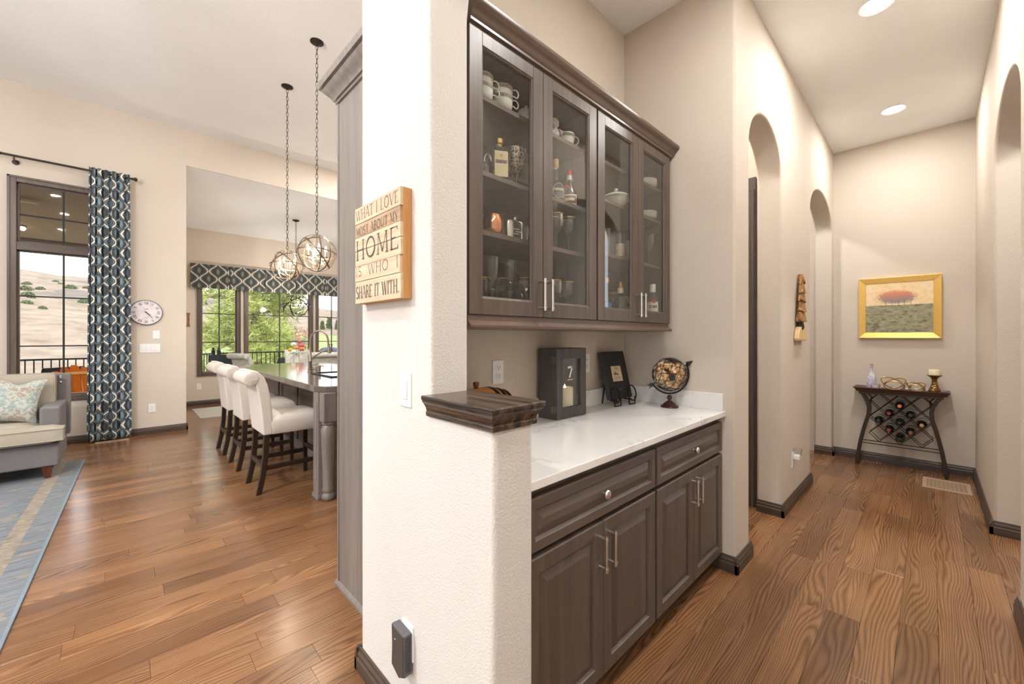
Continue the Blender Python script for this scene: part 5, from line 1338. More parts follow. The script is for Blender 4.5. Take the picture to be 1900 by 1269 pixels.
pendant(CX, CY, 1.955, .27, 3.82-.156*(CY-WY-.02), 'black orb chandelier hanging over the nook dining table', 3, M['black'], .80, 5, 'nook chandelier', .010, 45, (1, .95, .88))
pendant(-2.1, 2.6, 3.15, .42, GC, 'large dark orb chandelier added out of view to light the great room', 4, M['champagne'], 1.0, 6, 'added great room chandelier', .012, 285, (1, .985, .965))  # unseen chandelier, added to brighten ceilings and walls

# ================================================================ BREAKFAST NOOK
o = MB().box((.93, 8.30, 0), (3.4, 9.45, .008)).build('striped_mat', None)
n = NT('pale_striped_mat'); sp = n.N('ShaderNodeSeparateXYZ'); n.L(n.coord(), sp.inputs[0])
st_ = n.math('FRACT', n.math('MULTIPLY', sp.outputs[1], 17.0)); n.set(n.mix(n.math('GREATER_THAN', st_, .55), lin(186, 180, 168), lin(160, 154, 144)), .95); o.data.materials.append(n.m)
tag(o, 'pale striped flatweave mat on the nook floor', 'rug')
dt = wood('nook_table_wood', lin(70, 56, 46), lin(110, 90, 74), 'x', .3)
t = thing('dining_table', 'wooden pedestal dining table in the breakfast nook', 'table', (CX, CY, 0))
MB().lathe([(.60, .715), (.62, .722), (.62, .745), (.60, .752)], (CX, CY, 0), 40).build('top', dt, t, smooth=True)
MB().lathe([(.28, .008), (.28, .040), (.10, .08), (.06, .14), (.085, .30), (.06, .46), (.08, .60), (.20, .715)], (CX, CY, 0), 24).build('pedestal', dt, t, smooth=True)
def nook_chair(x, y, rz, label):
    t = thing('dining_chair', label, 'chair', (x, y, .0085), rz=rz, group='floral nook chairs')
    for a in (-.19, .19):
        for b in (-.20, .20): MB().rings([[(a-.018, b-.018, 0), (a+.018, b-.018, 0), (a+.018, b+.018, 0), (a-.018, b+.018, 0)], [(a-.024, b-.024, .40), (a+.024, b-.024, .40), (a+.024, b+.024, .40), (a-.024, b+.024, .40)]]).build('leg', M['espresso'], t, local=True)
    B((-.24, -.25, .40), (.24, .25, .50)).build('seat', M['floral'], t, local=True, bevel=.03, seg=3)
    path = [(-.21, .46), (-.225, .62), (-.245, .80), (-.275, .94), (-.315, 1.01)]
    MB().rings([[(px+.035, -.25, pz), (px+.035, .25, pz), (px-.035, .25, pz), (px-.035, -.25, pz)] for px, pz in path]).build('back', M['floral'], t, local=True, bevel=.015, seg=3)
    MB().rings([[(-.335+.050*k*math.cos(2*math.pi*i/20), yy, 1.0+.050*k*math.sin(2*math.pi*i/20)) for i in range(20)] for yy, k in ((-.258, .5), (-.25, 1), (.25, 1), (.258, .5))]).build('scroll', M['floral'], t, local=True, smooth=True)
p = at_y(450, 670, 8.15); nook_chair(p.x+.25, 8.25, math.radians(20), 'floral scroll-back dining chair nearest the narrow nook window')
nook_chair(2.72, 9.30, math.radians(-100), 'floral scroll-back dining chair against the nook windows behind the flowers')
nook_chair(2.72, 8.02, math.radians(78), 'floral scroll-back dining chair on the island side of the nook table')
px, py = 2.42, 8.52
px = at_y(550, 650, py).x
t = thing('flower_pitcher', 'white enamel pitcher serving as a vase on the nook table', 'pitcher', (px, py, .7525))
MB().lathe([(.058, 0), (.064, .006), (.066, .05), (.060, .15), (.056, .20), (.064, .24), (.061, .24), (.052, .20), (.050, .05), (.005, .02)], (px, py, .7525), 24).build('body', plain('speckled_enamel', (.66, .63, .58), .35, 0, .15, 90), t, smooth=True)
MB().tube([Vector((px, py, .7525))-Vector((SA, -CA, 0))*(.058+.055*math.sin(q))+Vector((0, 0, .13-.075*math.cos(q))) for q in [math.pi*i/12 for i in range(13)]], .008, 8).build('handle', M['porcelain'], t, smooth=True)
fcol = [(lin(226, 160, 40), 'orange-yellow'), (lin(240, 236, 224), 'white'), (lin(206, 70, 70), 'coral red'), (lin(232, 140, 60), 'orange'), (lin(224, 220, 210), 'cream'), (lin(196, 90, 60), 'rust')]
rv2 = Vector((SA, -CA, 0)); fw2 = Vector((CA, SA, 0))
spots_ = [(-.118, .0, .335, .054, 0), (-.012, -.082, .306, .050, 1), (.078, .040, .415, .054, 2), (-.004, .006, .375, .052, 3), (-.085, .058, .440, .062, 4), (.116, -.036, .345, .054, 5), (.022, .066, .488, .040, 2)]
for k, (a, b, zz, r_, ci) in enumerate(spots_):
    q = Vector((px, py, .7525))+rv2*a+fw2*b+Vector((0, 0, zz))
    t = thing('cut_flower', '%s bloom, %s in the pitcher bouquet' % (fcol[ci][1], ('at the handle side', 'low at the front', 'upper', 'central', 'big and ruffled', 'outermost', 'topmost')[k]), 'flower', (px, py, .86), group='bouquet in the pitcher')
    fl_ = MB(); pm_ = plain('petal_%d' % k, fcol[ci][0], .6, 0, .15, 50)
    for j in range(9):
        a_ = j*2.4; rad = r_*.50*(j/9)**.5
        fl_.sphere(q+rv2*rad*math.cos(a_)+fw2*rad*math.sin(a_)*.8+Vector((0, 0, r_*.30*(.5-j/9))), r_*.50, 8, 6, (1, 1, 1))
    o = fl_.build('petals', pm_, t, smooth=True); o['kind'] = 'stuff'
    sb_ = math.atan2(b, a)
    MB().tube([tuple(Vector((px, py, .80))+(rv2*math.cos(sb_)+fw2*math.sin(sb_))*.020), tuple(Vector((px, py, 1.0))+(rv2*math.cos(sb_)+fw2*math.sin(sb_))*.036), tuple(q-Vector((0, 0, r_*.5)))], .0028, 6).build('stem', plain('green_stem', (.10, .22, .06), .6), t)
lf = plain('bouquet_leaf', (.08, .20, .05), .55)
for k, (a, b, zz) in enumerate(((-.165, .030, .268), (-.120, -.080, .268), (.150, .030, .272), (.075, -.110, .268))):
    q = Vector((px, py, .7525))+rv2*a+fw2*b+Vector((0, 0, zz)); dq = (rv2*a+fw2*b).normalized(); sd = dq.cross(Vector((0, 0, 1)))
    c0 = Vector((px, py, 1.002))+dq*.048
    o = MB().add([tuple(c0), tuple((c0+q)/2+sd*.03), tuple(q+Vector((0, 0, -.01))), tuple((c0+q)/2-sd*.03), tuple((c0+q)/2+Vector((0, 0, .012)))], [(0, 1, 4), (1, 2, 4), (2, 3, 4), (3, 0, 4)]).build('bouquet_leaf', lf)
    tag(o, 'broad dark green leaf at the edge of the pitcher bouquet', 'leaf', 'bouquet leaves')
# ---- valance over the nook windows
def drape_strip(path, z0, z1, nz=2, zwob=None):
    mb = MB(); uv = []; s_ = 0; prev = None; n_ = len(path)
    for i, p in enumerate(path):
        if prev is not None: s_ += (Vector(p)-Vector(prev)).length
        prev = p
        for j in range(nz+1):
            z = z0+(z1-z0)*j/nz
            mb.v.append((p[0], p[1], z)); uv.append((s_, z))
    for i in range(n_-1):
        for j in range(nz):
            a = i*(nz+1)+j; mb.f.append((a, a+nz+1, a+nz+2, a+1))
    mb.uv = uv; return mb
t = thing('window_valance', 'dark lattice patterned box pleated valance across the nook windows', 'valance', (2.4, NY-.06, 2.3))
vx0, vx1, vy = .955, 4.10, NY-.10
path = [(vx0, NY-.002), (vx0, vy)]
x = vx0
pw_ = .62; k = 0
while x < vx1-.05:
    x2 = min(x+pw_, vx1)
    path += [(x2-.045, vy), (x2-.010, vy-.0), (x2-.055, vy+.020), (x2+.055, vy+.020), (x2+.010, vy)] if x2 < vx1 else [(x2, vy)]
    x = x2
path += [(vx1, NY-.002)]
mb = drape_strip(path, 2.29, 2.755, 1)
o = mb.build('fabric', M['valance'], t)
sm = o.modifiers.new('solid', 'SOLIDIFY'); sm.thickness = .006; sm.offset = -1
B((vx0+.01, vy+.025, 2.70), (vx1-.01, NY-.001, 2.735)).build('mounting_board', M['trim'], t)
# small wooden hook rack sliver seen past the wall end
q = at_y(346, 593, NY)
t = thing('wall_hook', 'small carved wooden hook on the nook wall beside the opening', 'hook', (q.x+.03, NY-.02, q.z-.13))
MB().rings([[(q.x+.03+sx_*.024*w_, NY-.001-dd, q.z+zz) for sx_, dd in ((-1, 0), (1, 0), (1, .02), (-1, .02))] for zz, w_ in ((-.13, 1.1), (-.06, .55), (.06, .55), (.13, 1.1))]).build('plaque', wood('copper_wood', lin(130, 78, 48), lin(170, 110, 72), 'z', .5), t, bevel=.003)
MB().tube([(q.x+.03, NY-.02, q.z), (q.x+.03, NY-.06, q.z-.01), (q.x+.03, NY-.06, q.z+.03)], .005, 8).build('peg', M['bronze'], t, smooth=True)

# ================================================================ LIVING SIDE
# ---- curtain and rod
ZR = 3.440; CYW = WY-.115
t = thing('curtain_rod', 'dark bronze curtain rod with finials above the window', 'curtain rod', (-.45, CYW, ZR))
xr0 = at_y(3, 290, CYW).x; xr1 = at_y(244, 333, CYW).x
MB().tube([(xr0, CYW, ZR), (xr1, CYW, ZR)], .013, 12).build('rod', M['bronze'], t, smooth=True)
for x, s_ in ((xr0, -1), (xr1, 1)):
    MB().lathe([(.010, 0), (.018, .006), (.012, .014), (.022, .030), (.026, .042), (.020, .056), (.004, .062)], (0, 0, 0), 16, M=Matrix.Translation((x, CYW, ZR)) @ Matrix.Rotation(s_*math.pi/2, 4, 'Y')).build('finial', M['bronze'], t, smooth=True)
cxa, cxb = at_y(165, 560, CYW).x, at_y(241, 560, CYW).x
for x in (xr0+.09, cxa+(cxb-cxa)*(5/6)**1.25):      # the inner one stands where a fold bows forward of the rod
    MB().tube([(x, WY-.002, ZR-.045), (x, CYW, ZR-.045), (x, CYW, ZR-.012)], .008, 8).lathe([(.030, 0), (.030, .008), (.012, .014)], (0, 0, 0), 16, M=Matrix.Translation((x, WY-.001, ZR-.045)) @ Matrix.Rotation(math.pi/2, 4, 'X')).build('bracket', M['bronze'], t, smooth=True)
cx0, cx1 = at_y(165, 560, CYW).x, at_y(241, 560, CYW).x
path = []; N_ = 150
for i in range(N_+1):
    f = i/N_
    g_ = f**.8
    ph_ = 2*math.pi*(g_*6.0)
    path.append((cx0+(cx1-cx0)*f+.010*math.sin(2*ph_), CYW-.034*math.cos(ph_)*(.75+.25*math.sin(i*.37))))
t = thing('window_curtain', 'floor length grey curtain with white lattice and pale blue motifs', 'curtain', ((cx0+cx1)/2, CYW, 0))
mb = drape_strip(path, .018, ZR+.045, 40)
r5 = random.Random(2)
vs = []
for (x, y, z) in mb.v:
    fl = 1+.10*(1-z/3.4)                       # slight flare to the hem
    xm_ = (cx0+cx1)/2
    vs.append((xm_+(x-xm_)*fl, CYW+(y-CYW)*(.70+.40*(1-abs(z-1.7)/2)), z))
mb.v = vs
o = mb.build('fabric', M['curtain'], t, smooth=True)
sm = o.modifiers.new('solid', 'SOLIDIFY'); sm.thickness = .003
# ---- clock
t = thing('wall_clock', 'round white wall clock with roman numerals and a grey rim', 'clock', (.246, WY-.01, 1.50))
cc_ = Vector((.246, WY, 1.673)); RC = Matrix.Translation(cc_) @ Matrix.Rotation(math.pi/2, 4, 'X')
MB().lathe([(.172, 0), (.174, .006), (.172, .020), (.166, .026), (.160, .020)], (0, 0, 0), 48, M=RC).build('rim', plain('weathered_grey_rim', lin(120, 124, 134), .6, 0, .3, 60), t, smooth=True)
nf = NT('aged_clock_face'); fz = nf.noise(nf.coord(), 14, 4); nf.set(nf.ramp(fz, [(.3, lin(206, 194, 196)), (.7, lin(232, 226, 228))]), .7)
MB().lathe([(.163, 0), (.163, .021), (.002, .0215)], (0, 0, 0), 48, M=RC).build('face', nf.m, t, smooth=True)
for k, s_ in enumerate(('XII', 'I', 'II', 'III', 'IV', 'V', 'VI', 'VII', 'VIII', 'IX', 'X', 'XI')):
    a = math.pi/2-k*math.pi/6; rd = (math.cos(a), math.sin(a)); tg = (math.sin(a), -math.cos(a))
    wd = .012*len(s_)+.004
    def mp_(s, h, rd=rd, tg=tg, wd=wd):
        r_ = .112+h; q_ = s-wd/2
        return (cc_.x+rd[0]*r_+tg[0]*q_, WY-.0222, cc_.z+rd[1]*r_+tg[1]*q_)
    text(MB(), s_, .032, wd, mp_, .16, False).build('numeral', M['blackmatte'], t)
def hand(ang, l, w0):
    a = math.radians(ang); dx, dz = math.sin(a), math.cos(a)
    b = [(-w0*dz-dx*.02, w0*dx-dz*.02), (w0*dz-dx*.02, -w0*dx-dz*.02), (dx*l+w0*.4*dz, dz*l-w0*.4*dx), (dx*l-w0*.4*dz, dz*l+w0*.4*dx)]
    MB().prism([(cc_.x+p[0], cc_.z+p[1]) for p in b], 'y', WY-.027, WY-.025).build('hand', M['blackmatte'], t)
hand(126, .062, .005); hand(140, .105, .004)
MB().lathe([(.008, .020), (.008, .029), (.002, .030)], (0, 0, 0), 16, M=RC).build('hub', M['blackmatte'], t, smooth=True)
mk = MB()
for k in range(7): mk.box((cc_.x-.022+k*.0064, WY-.0222, cc_.z+.042), (cc_.x-.0175+k*.0064, WY-.0218, cc_.z+.051))
o = mk.build('maker_print', M['ink'], t); o['kind'] = 'stuff'
# ---- toe register under the curtain
t = thing('floor_register', 'narrow tan floor register beneath the patterned curtain', 'floor vent', (-.08, 7.295, 0))
fr = [((-.235, 7.255, 0), (.070, 7.268, .006)), ((-.235, 7.322, 0), (.070, 7.335, .006)), ((-.235, 7.268, 0), (-.222, 7.322, .006)), ((.057, 7.268, 0), (.070, 7.322, .006))]
for a, b in fr: B(a, b).build('rim', tan_, t)
B((-.222, 7.268, 0), (.057, 7.322, .001)).build('duct_shadow', M['slot'], t)
for k in range(14): x = -.218+k*.0198; B((x, 7.268, .001), (x+.010, 7.322, .0045)).build('slat', tan_, t)
# ---- rug
t = thing('area_rug', 'blue-grey area rug with tan border stripe and small red flecks', 'rug', (-.285, 6.40, 0), rz=math.radians(-1.4))
n = NT('woven_rug'); co = n.coord(); sp = n.N('ShaderNodeSeparateXYZ'); n.L(co, sp.inputs[0])
ux_ = n.math('MULTIPLY', sp.outputs[0], -1.0)
wv = n.noise(n.coord(scale=(2.2, 26, 1)), 3.0, 5, .65)
basec = n.ramp(wv, [(.3, lin(76, 82, 88)), (.5, lin(104, 110, 116)), (.7, lin(126, 128, 130))])
tanc = n.ramp(n.noise(n.coord(scale=(6, 30, 1)), 3.0, 4), [(.35, lin(108, 98, 86)), (.6, lin(146, 136, 122))])
def band(a, b): return n.math('MULTIPLY', n.math('GREATER_THAN', ux_, a), n.math('LESS_THAN', ux_, b))
bands = n.math('MAXIMUM', band(.13, .21), n.math('MAXIMUM', band(.56, .64), band(1.9, 2.0)))
mot = n.math('GREATER_THAN', n.noise(n.coord(scale=(1, 2.4, 1)), 5.0, 2), .60)
red = n.math('GREATER_THAN', n.noise(n.coord(scale=(1, 2.2, 1)), 9.0, 1), .735)
c_ = n.mix(n.math('MULTIPLY', mot, .75), basec, tanc); c_ = n.mix(bands, c_, tanc)
c_ = n.mix(n.math('MULTIPLY', red, n.math('GREATER_THAN', ux_, .25)), c_, lin(176, 74, 50)); n.set(c_, .95); n.bump(wv, .5, .004)
B((-2.6, -4.9, 0), (0, 0, .009)).build('pile', n.m, t, local=True, bevel=.002)
edge = plain('slate_binding', lin(110, 122, 132), .9)
for a, b in (((-.012, -4.9, 0), (.004, .0, .011)), ((-2.604, -4.9, 0), (-2.588, .0, .011)), ((-2.6, -.012, 0), (0, .004, .011)), ((-2.6, -4.904, 0), (0, -4.888, .011))): B(a, b).build('binding', edge, t, local=True, bevel=.002)
# ---- armchair
t = thing('armchair', 'grey velvet armchair with beige cushions and a nailhead trimmed back', 'armchair', (-.92, 6.1, .0115))
ZF = .0115
ax0, ax1 = -1.46, -.425
B((ax0, 5.745, .125), (ax1, 6.52, .345)).build('base', M['greyfab'], t, bevel=.015, seg=3)
for x, sg_ in ((ax1, -1), (ax0, 1)):
    MB().box((x, 5.86, .30), (x+sg_*.135, 6.50, .672)).build('arm', M['greyfab'], t, bevel=.022, seg=3)
MB().prism([(6.44, .30), (6.56, .30), (6.62, .945), (6.50, .945)], 'x', ax0+.01, ax1+.028).build('back', M['greyfab'], t, bevel=.012, seg=3)
def cushion(x0, x1, y0, y1, z0, z1, name, par, mat, crown=.02, rot=None):
    mb = MB(); nx, ny = 14, 10; top = []; bot = []
    for j in range(ny+1):
        for i in range(nx+1):
            u_, v_ = i/nx*2-1, j/ny*2-1
            k_ = (1-u_**4)*(1-v_**4)
            x = (x0+x1)/2+(x1-x0)/2*u_; y = (y0+y1)/2+(y1-y0)/2*v_; zm = (z0+z1)/2
            hh = (z1-z0)/2
            e_ = min(1, (1-max(abs(u_), abs(v_)))*9)**.5
            top.append((x, y, zm+hh*(.72+.28*e_)+crown*k_)); bot.append((x, y, zm-hh*(.72+.28*e_)))
    n_ = len(top); vs = top+bot; fs = []
    W_ = nx+1
    for j in range(ny):
        for i in range(nx):
            a = j*W_+i; fs.append((a, a+1, a+W_+1, a+W_)); fs.append((n_+a, n_+a+W_, n_+a+W_+1, n_+a+1))
    per = [i for i in range(W_)]+[j*W_+nx for j in range(1, ny+1)]+[ny*W_+i for i in range(nx-1, -1, -1)]+[j*W_ for j in range(ny-1, 0, -1)]
    for a, b in zip(per, per[1:]+per[:1]): fs.append((b, a, n_+a, n_+b))
    if rot is not None: vs = [tuple(rot @ Vector(p)) for p in vs]
    mb.add(vs, fs); o = mb.build(name, mat, par, smooth=True)
    pp = MB().tube([vs[i] for i in per], .0055, 6, closed=True); pp.tube([vs[n_+i] for i in per], .0055, 6, closed=True)
    pp.build('piping', mat, o)
    return o
cushion(ax0+.02, ax1+.028, 5.680, 5.865, .352, .500, 'seat_cushion', t, M['beigefab'], .010)
cushion(ax0+.14, ax1-.14, 5.80, 6.36, .352, .505, 'seat_cushion', t, M['beigefab'], .020)
Rb = Matrix.Translation((0, 6.42, .50)) @ Matrix.Rotation(math.radians(84), 4, 'X')
cushion(ax0+.06, ax1-.075, 0, .455, -.02, .15, 'back_cushion', t, M['beigefab'], .03, Rb)
for k in range(5): MB().sphere((ax1-.045, 6.486-.005*k*0-.0+.0045*(k), .90-.045*k), .011, 10, 6, (1, .6, 1)).build('nailhead', M['chrome'], t, smooth=True)
for k in range(2): MB().sphere((ax1-.045-.055*(k+0), 6.492, .915), .011, 10, 6, (1, .6, 1)).build('nailhead', M['chrome'], t, smooth=True)
for x, y in ((ax1-.075, 5.80), (ax0+.075, 5.80), (ax1-.06, 6.47), (ax0+.06, 6.47)):
    MB().rings([[(x-.018, y-.018, ZF), (x+.018, y-.018, ZF), (x+.018, y+.018, ZF), (x-.018, y+.018, ZF)], [(x-.040, y-.036, .130), (x+.036, y-.036, .130), (x+.036, y+.036, .130), (x-.040, y+.036, .130)]]).build('leg', M['redwood'], t, bevel=.003)
t = thing('throw_pillow', 'square pale throw pillow with blue and brown paisley print', 'pillow', (-.80, 6.12, .53))
Rp = Matrix.Translation((-.806, 6.13, .742)) @ Matrix.Rotation(math.radians(8), 4, 'Y') @ Matrix.Rotation(math.radians(66), 4, 'X')
mb = MB(); vs = []; fs = []; NP = 16
for sgn in (1, -1):
    for j in range(NP+1):
        for i in range(NP+1):
            u_, v_ = i/NP*2-1, j/NP*2-1
            pin = 1-.10*(abs(u_)**2)*(1-abs(v_)**2)*0
            sx_ = u_*(1-.11*(1-v_*v_)*abs(u_)) ; sy_ = v_*(1-.11*(1-u_*u_)*abs(v_)) - (.30*math.exp(-((u_-.30)/.24)**2)*v_**3 if v_ > 0 else 0)
            th = .085*((1-u_*u_)*(1-v_*v_))**.45
            vs.append(tuple(Rp @ Vector((.245*sx_, .225*sy_, sgn*th))))
    o_ = 0 if sgn == 1 else (NP+1)**2
    for j in range(NP):
        for i in range(NP):
            a = o_+j*(NP+1)+i; q_ = (a, a+1, a+NP+2, a+NP+1); fs.append(q_ if sgn == 1 else q_[::-1])
mb.add(vs, fs).build('cover', M['pillow'], t, smooth=True)

# ================================================================ OUTDOORS
def terr(x, y):
    r_ = 16.0-.088*(x+17)
    if x > 58: r_ = 9.4-.14*(x-58)
    r_ = max(r_, 2.0)
    f = min(1, max(0, (y-22)/125)); f = f*f*(3-2*f)
    base = -2.4-.012*max(0, min(60, x))*min(1, max(0, (y-20)/60))*6
    b_ = .7*math.sin(x*.11+1)*math.sin(y*.07)+.35*math.sin(x*.31)*math.cos(y*.23)
    return base+(r_-base)*f+b_*min(1, max(0, (y-28)/40))*.8
mb = MB(); nx, ny = 90, 70
for j in range(ny+1):
    for i in range(nx+1):
        x = -110+250*i/nx; y = 12.6+210*(j/ny)**1.5
        mb.v.append((x, y, terr(x, y)))
for j in range(ny):
    for i in range(nx): a = j*(nx+1)+i; mb.f.append((a, a+1, a+nx+2, a+nx+1))
n = NT('dry_hill_ground'); ge = n.N('ShaderNodeNewGeometry'); sp = n.N('ShaderNodeSeparateXYZ'); n.L(ge.outputs['Position'], sp.inputs[0])
def gnoise(sc, d_=4, r_=.6):
    nn = n.N('ShaderNodeTexNoise'); nn.inputs['Scale'].default_value = sc; nn.inputs['Detail'].default_value = d_; nn.inputs['Roughness'].default_value = r_; n.L(ge.outputs['Position'], nn.inputs['Vector']); return nn.outputs['Fac']
dry = n.ramp(gnoise(.35, 6, .7), [(.3, (.13, .098, .070)), (.5, (.22, .168, .122)), (.72, (.30, .24, .18))])
brush = n.math('MULTIPLY', n.math('GREATER_THAN', gnoise(.11, 3), .55), n.math('GREATER_THAN', sp.outputs[1], 85.0))
dry = n.mix(n.math('MULTIPLY', brush, .6), dry, (.085, .08, .075, 1))
lawn = n.ramp(gnoise(1.5), [(.3, (.16, .21, .06)), (.7, (.26, .31, .12))])
lm = n.math('MULTIPLY', n.math('GREATER_THAN', n.math('ADD', sp.outputs[0], n.math('MULTIPLY', gnoise(.1), 4.0)), 5.0), n.math('LESS_THAN', sp.outputs[1], 70.0))
n.set(n.mix(lm, dry, lawn), .95); 
o = mb.build('hillside', n.m, smooth=True); struct(o)
def hit(u, v):
    q = ray(u, v); t_ = 14
    while t_ < 200:
        p = q*(t_/q.y); p.z += CAMZ
        if p.z <= terr(p.x, p.y): return p
        t_ += .4
    return p
# shrubs: two lumpy bush meshes with ragged leaf faces
def bush_mesh(seed, cnt, col):
    r6 = random.Random(seed); mb = MB()
    for k in range(cnt):
        d_ = Vector((r6.gauss(0, 1), r6.gauss(0, 1), abs(r6.gauss(0, .9)))).normalized()
        p = Vector((d_.x*1.0, d_.y*1.0, d_.z*.95+.02))*r6.uniform(.62, 1.0)
        tg_ = d_.orthogonal().normalized()*.16; bt_ = d_.cross(tg_).normalized()*.16
        an = r6.random()*6.28; e1 = tg_*math.cos(an)+bt_*math.sin(an); e2 = (tg_*-math.sin(an)+bt_*math.cos(an))*.6+d_*.06
        mb.add([tuple(p-e1), tuple(p-e2), tuple(p+e1), tuple(p+e2)], [(0, 1, 2, 3)])
    mb.sphere((0, 0, .25), .72, 12, 8, (1, 1, .85))
    return mb
jm = NT('juniper_leaf'); gi = jm.N('ShaderNodeNewGeometry'); jm.set(jm.ramp(gi.outputs['Random Per Island'], [(0, (.045, .065, .025)), (.5, (.09, .12, .05)), (1, (.16, .19, .09))]), .8)
b0 = bush_mesh(1, 420, None).build('juniper_shrub', jm.m); b1 = bush_mesh(2, 360, None).build('juniper_shrub', jm.m)
shr = [(75, 537, 15), (58, 553, 14), (52, 548, 20), (48, 538, 22), (79, 573, 15), (132, 535, 20), (103, 523, 10), (156, 562, 20), (50, 528, 16), (112, 527, 8), (160, 535, 12), (50, 563, 18)]
used = [False, False]
slab = ['dark green juniper shrub growing on the dry hillside', ]
for k, (u, v, wpx) in enumerate(shr):
    p = hit(u, v); dep = p.x*CA+p.y*SA; sc_ = wpx*dep/F_PX/2/1.05
    src = (b0, b1)[k % 2]
    if not used[k % 2]: o = src; used[k % 2] = True
    else: o = src.copy(); COL.objects.link(o)
    o.location = (p.x, p.y, p.z-.15*sc_); o.scale = (sc_, sc_, sc_*.95); o.rotation_euler = (0, 0, k*1.3)
    tag(o, slab[0], 'shrub', 'junipers on the hillside')
# ---- decks, patio roof, railings
dk = plain('deck_boards', (.16, .12, .09), .8)
struct(MB().box((-6, WY+.15, -.16), (.526, 10.98, -.06)).box((.526, NY+.15, -.16), (6.6, 12.1, -.06)).build('floor_deck', dk))
struct(MB().prism([(WY+.15, 3.62), (11.3, 3.02), (11.3, 3.14), (WY+.15, 3.76)], 'x', -6.2, .60).build('ceiling_patio', plain('tan_patio_soffit', (.27, .205, .12), .9, 0, .12, 6)))
struct(MB().box((-6.2, 11.0, 2.93), (.60, 11.18, 3.06)).build('trim_1', plain('patio_beam', (.13, .10, .07), .8)))
def railing(label, a, b, step=.1, zt=.95):
    a, b = Vector(a), Vector(b)
    t = thing('deck_railing', label, 'railing', tuple((a+b)/2+Vector((0, 0, -.06))), group='deck railings')
    dv = (b-a); L_ = dv.length; dv.normalize(); nn = Vector((-dv.y, dv.x, 0))
    def bar(p, q, hw, z0, z1): return MB().hexa([tuple(p-nn*hw+Vector((0, 0, z0))), tuple(q-nn*hw+Vector((0, 0, z0))), tuple(q+nn*hw+Vector((0, 0, z0))), tuple(p+nn*hw+Vector((0, 0, z0))), tuple(p-nn*hw+Vector((0, 0, z1))), tuple(q-nn*hw+Vector((0, 0, z1))), tuple(q+nn*hw+Vector((0, 0, z1))), tuple(p+nn*hw+Vector((0, 0, z1)))])
    bar(a, b, .022, zt-.03, zt).build('top_rail', M['black'], t); bar(a, b, .014, .06, .09).build('bottom_rail', M['black'], t)
    k = 1; bm_ = None
    while k*step < L_-.05:
        p = a+dv*k*step
        if bm_ is None:
            o = MB().box((-.008, -.008, .09), (.008, .008, zt-.03)).build('baluster', M['black'], t, local=True); bm_ = o
        else:
            o = bm_.copy(); COL.objects.link(o); o.parent = t
        o.location = p-((a+b)/2+Vector((0, 0, -.06)))+Vector((0, 0, 0)); k += 1
    for p in (a, b): MB().box((p.x-.035, p.y-.035, -.06), (p.x+.035, p.y+.035, zt+.05)).lathe([(.030, zt+.05), (.045, zt+.06), (.020, zt+.08), (.030, zt+.11), (.004, zt+.14)], (p.x, p.y, 0), 12).build('post', M['black'], t)
railing('black metal baluster railing on the patio beyond the tall window', (-3.2, 10.9, 0), (.72, 10.9, 0))
railing('black metal baluster railing on the deck beyond the nook windows', (1.70, 12.0, 0), (6.2, 12.0, 0))
railing('short black metal railing joining the patio and the nook deck', (.80, 10.98, 0), (1.58, 11.92, 0))
# ---- patio fan sliver and lamp under the soffit
q = at_y(55, 377, 9.2)
t = thing('ceiling_fan', 'pale bladed ceiling fan hanging under the patio soffit', 'fan', (q.x-.55, 9.2, q.z))
fz_ = q.z
MB().lathe([(.05, .0), (.09, .02), (.09, .10), (.03, .14), (.015, .16), (.015, .42)], (q.x-.55, 9.2, fz_-.05), 20).build('motor', M['bronze'], t, smooth=True)
for k in range(5):
    Rf = Matrix.Translation((q.x-.55, 9.2, fz_)) @ Matrix.Rotation(2*math.pi*k/5-.05, 4, 'Z') @ Matrix.Rotation(.18, 4, 'X')
    MB().box((.08, -.06, -.004), (.62, .06, .004), Rf).build('blade', plain('pale_blade', (.62, .56, .44), .6), t)
q = at_y(42, 424, 10.4)
t = thing('patio_lamp', 'small glowing lamp under the patio soffit', 'lamp', tuple(q))
MB().sphere(tuple(q), .035, 12, 8).build('globe', M['bulb'], t, smooth=True)
MB().lathe([(.045, .03), (.045, .04), (.008, .05), (.008, .35)], tuple(q), 12).build('stem', M['bronze'], t)
# ---- orange adirondack chair
org = plain('orange_painted_wood', lin(224, 122, 22), .5)
t = thing('adirondack_chair', 'orange slatted adirondack chair on the patio beyond the tall window', 'chair', (-.46, 9.05, -.06), rz=math.radians(-14))
for k in range(5):
    xx = (k-2)*.105; top_ = .98-.035*abs(k-2)**1.4
    pl = [(xx-.047, .30), (xx+.047, .30), (xx+.050, top_-.04), (xx+.028, top_), (xx-.028, top_), (xx-.050, top_-.04)]
    MB().prism(pl, 'y', -.012, .012, M=Matrix.Rotation(math.radians(-0), 4, 'X') @ Matrix.Shear('XY', 4, (0, 0)) @ Matrix(((1, 0, 0, 0), (0, 1, -.36, .16), (0, 0, 1, 0), (0, 0, 0, 1)))).build('back_slat', org, t, local=True, bevel=.003)
lt_ = plain('pale_back_rail', lin(236, 180, 110), .5)
for z, hw in ((.50, .30), (.84, .27)): B((-hw, .16-.36*z-.045, z), (hw, .16-.36*z-.014, z+.035)).build('back_rail', lt_, t, local=True, bevel=.002)
for k in range(5): B((-.26, .20+k*.10, .34+k*.012), (.26, .285+k*.10, .360+k*.012)).build('seat_slat', org, t, local=True, bevel=.002)
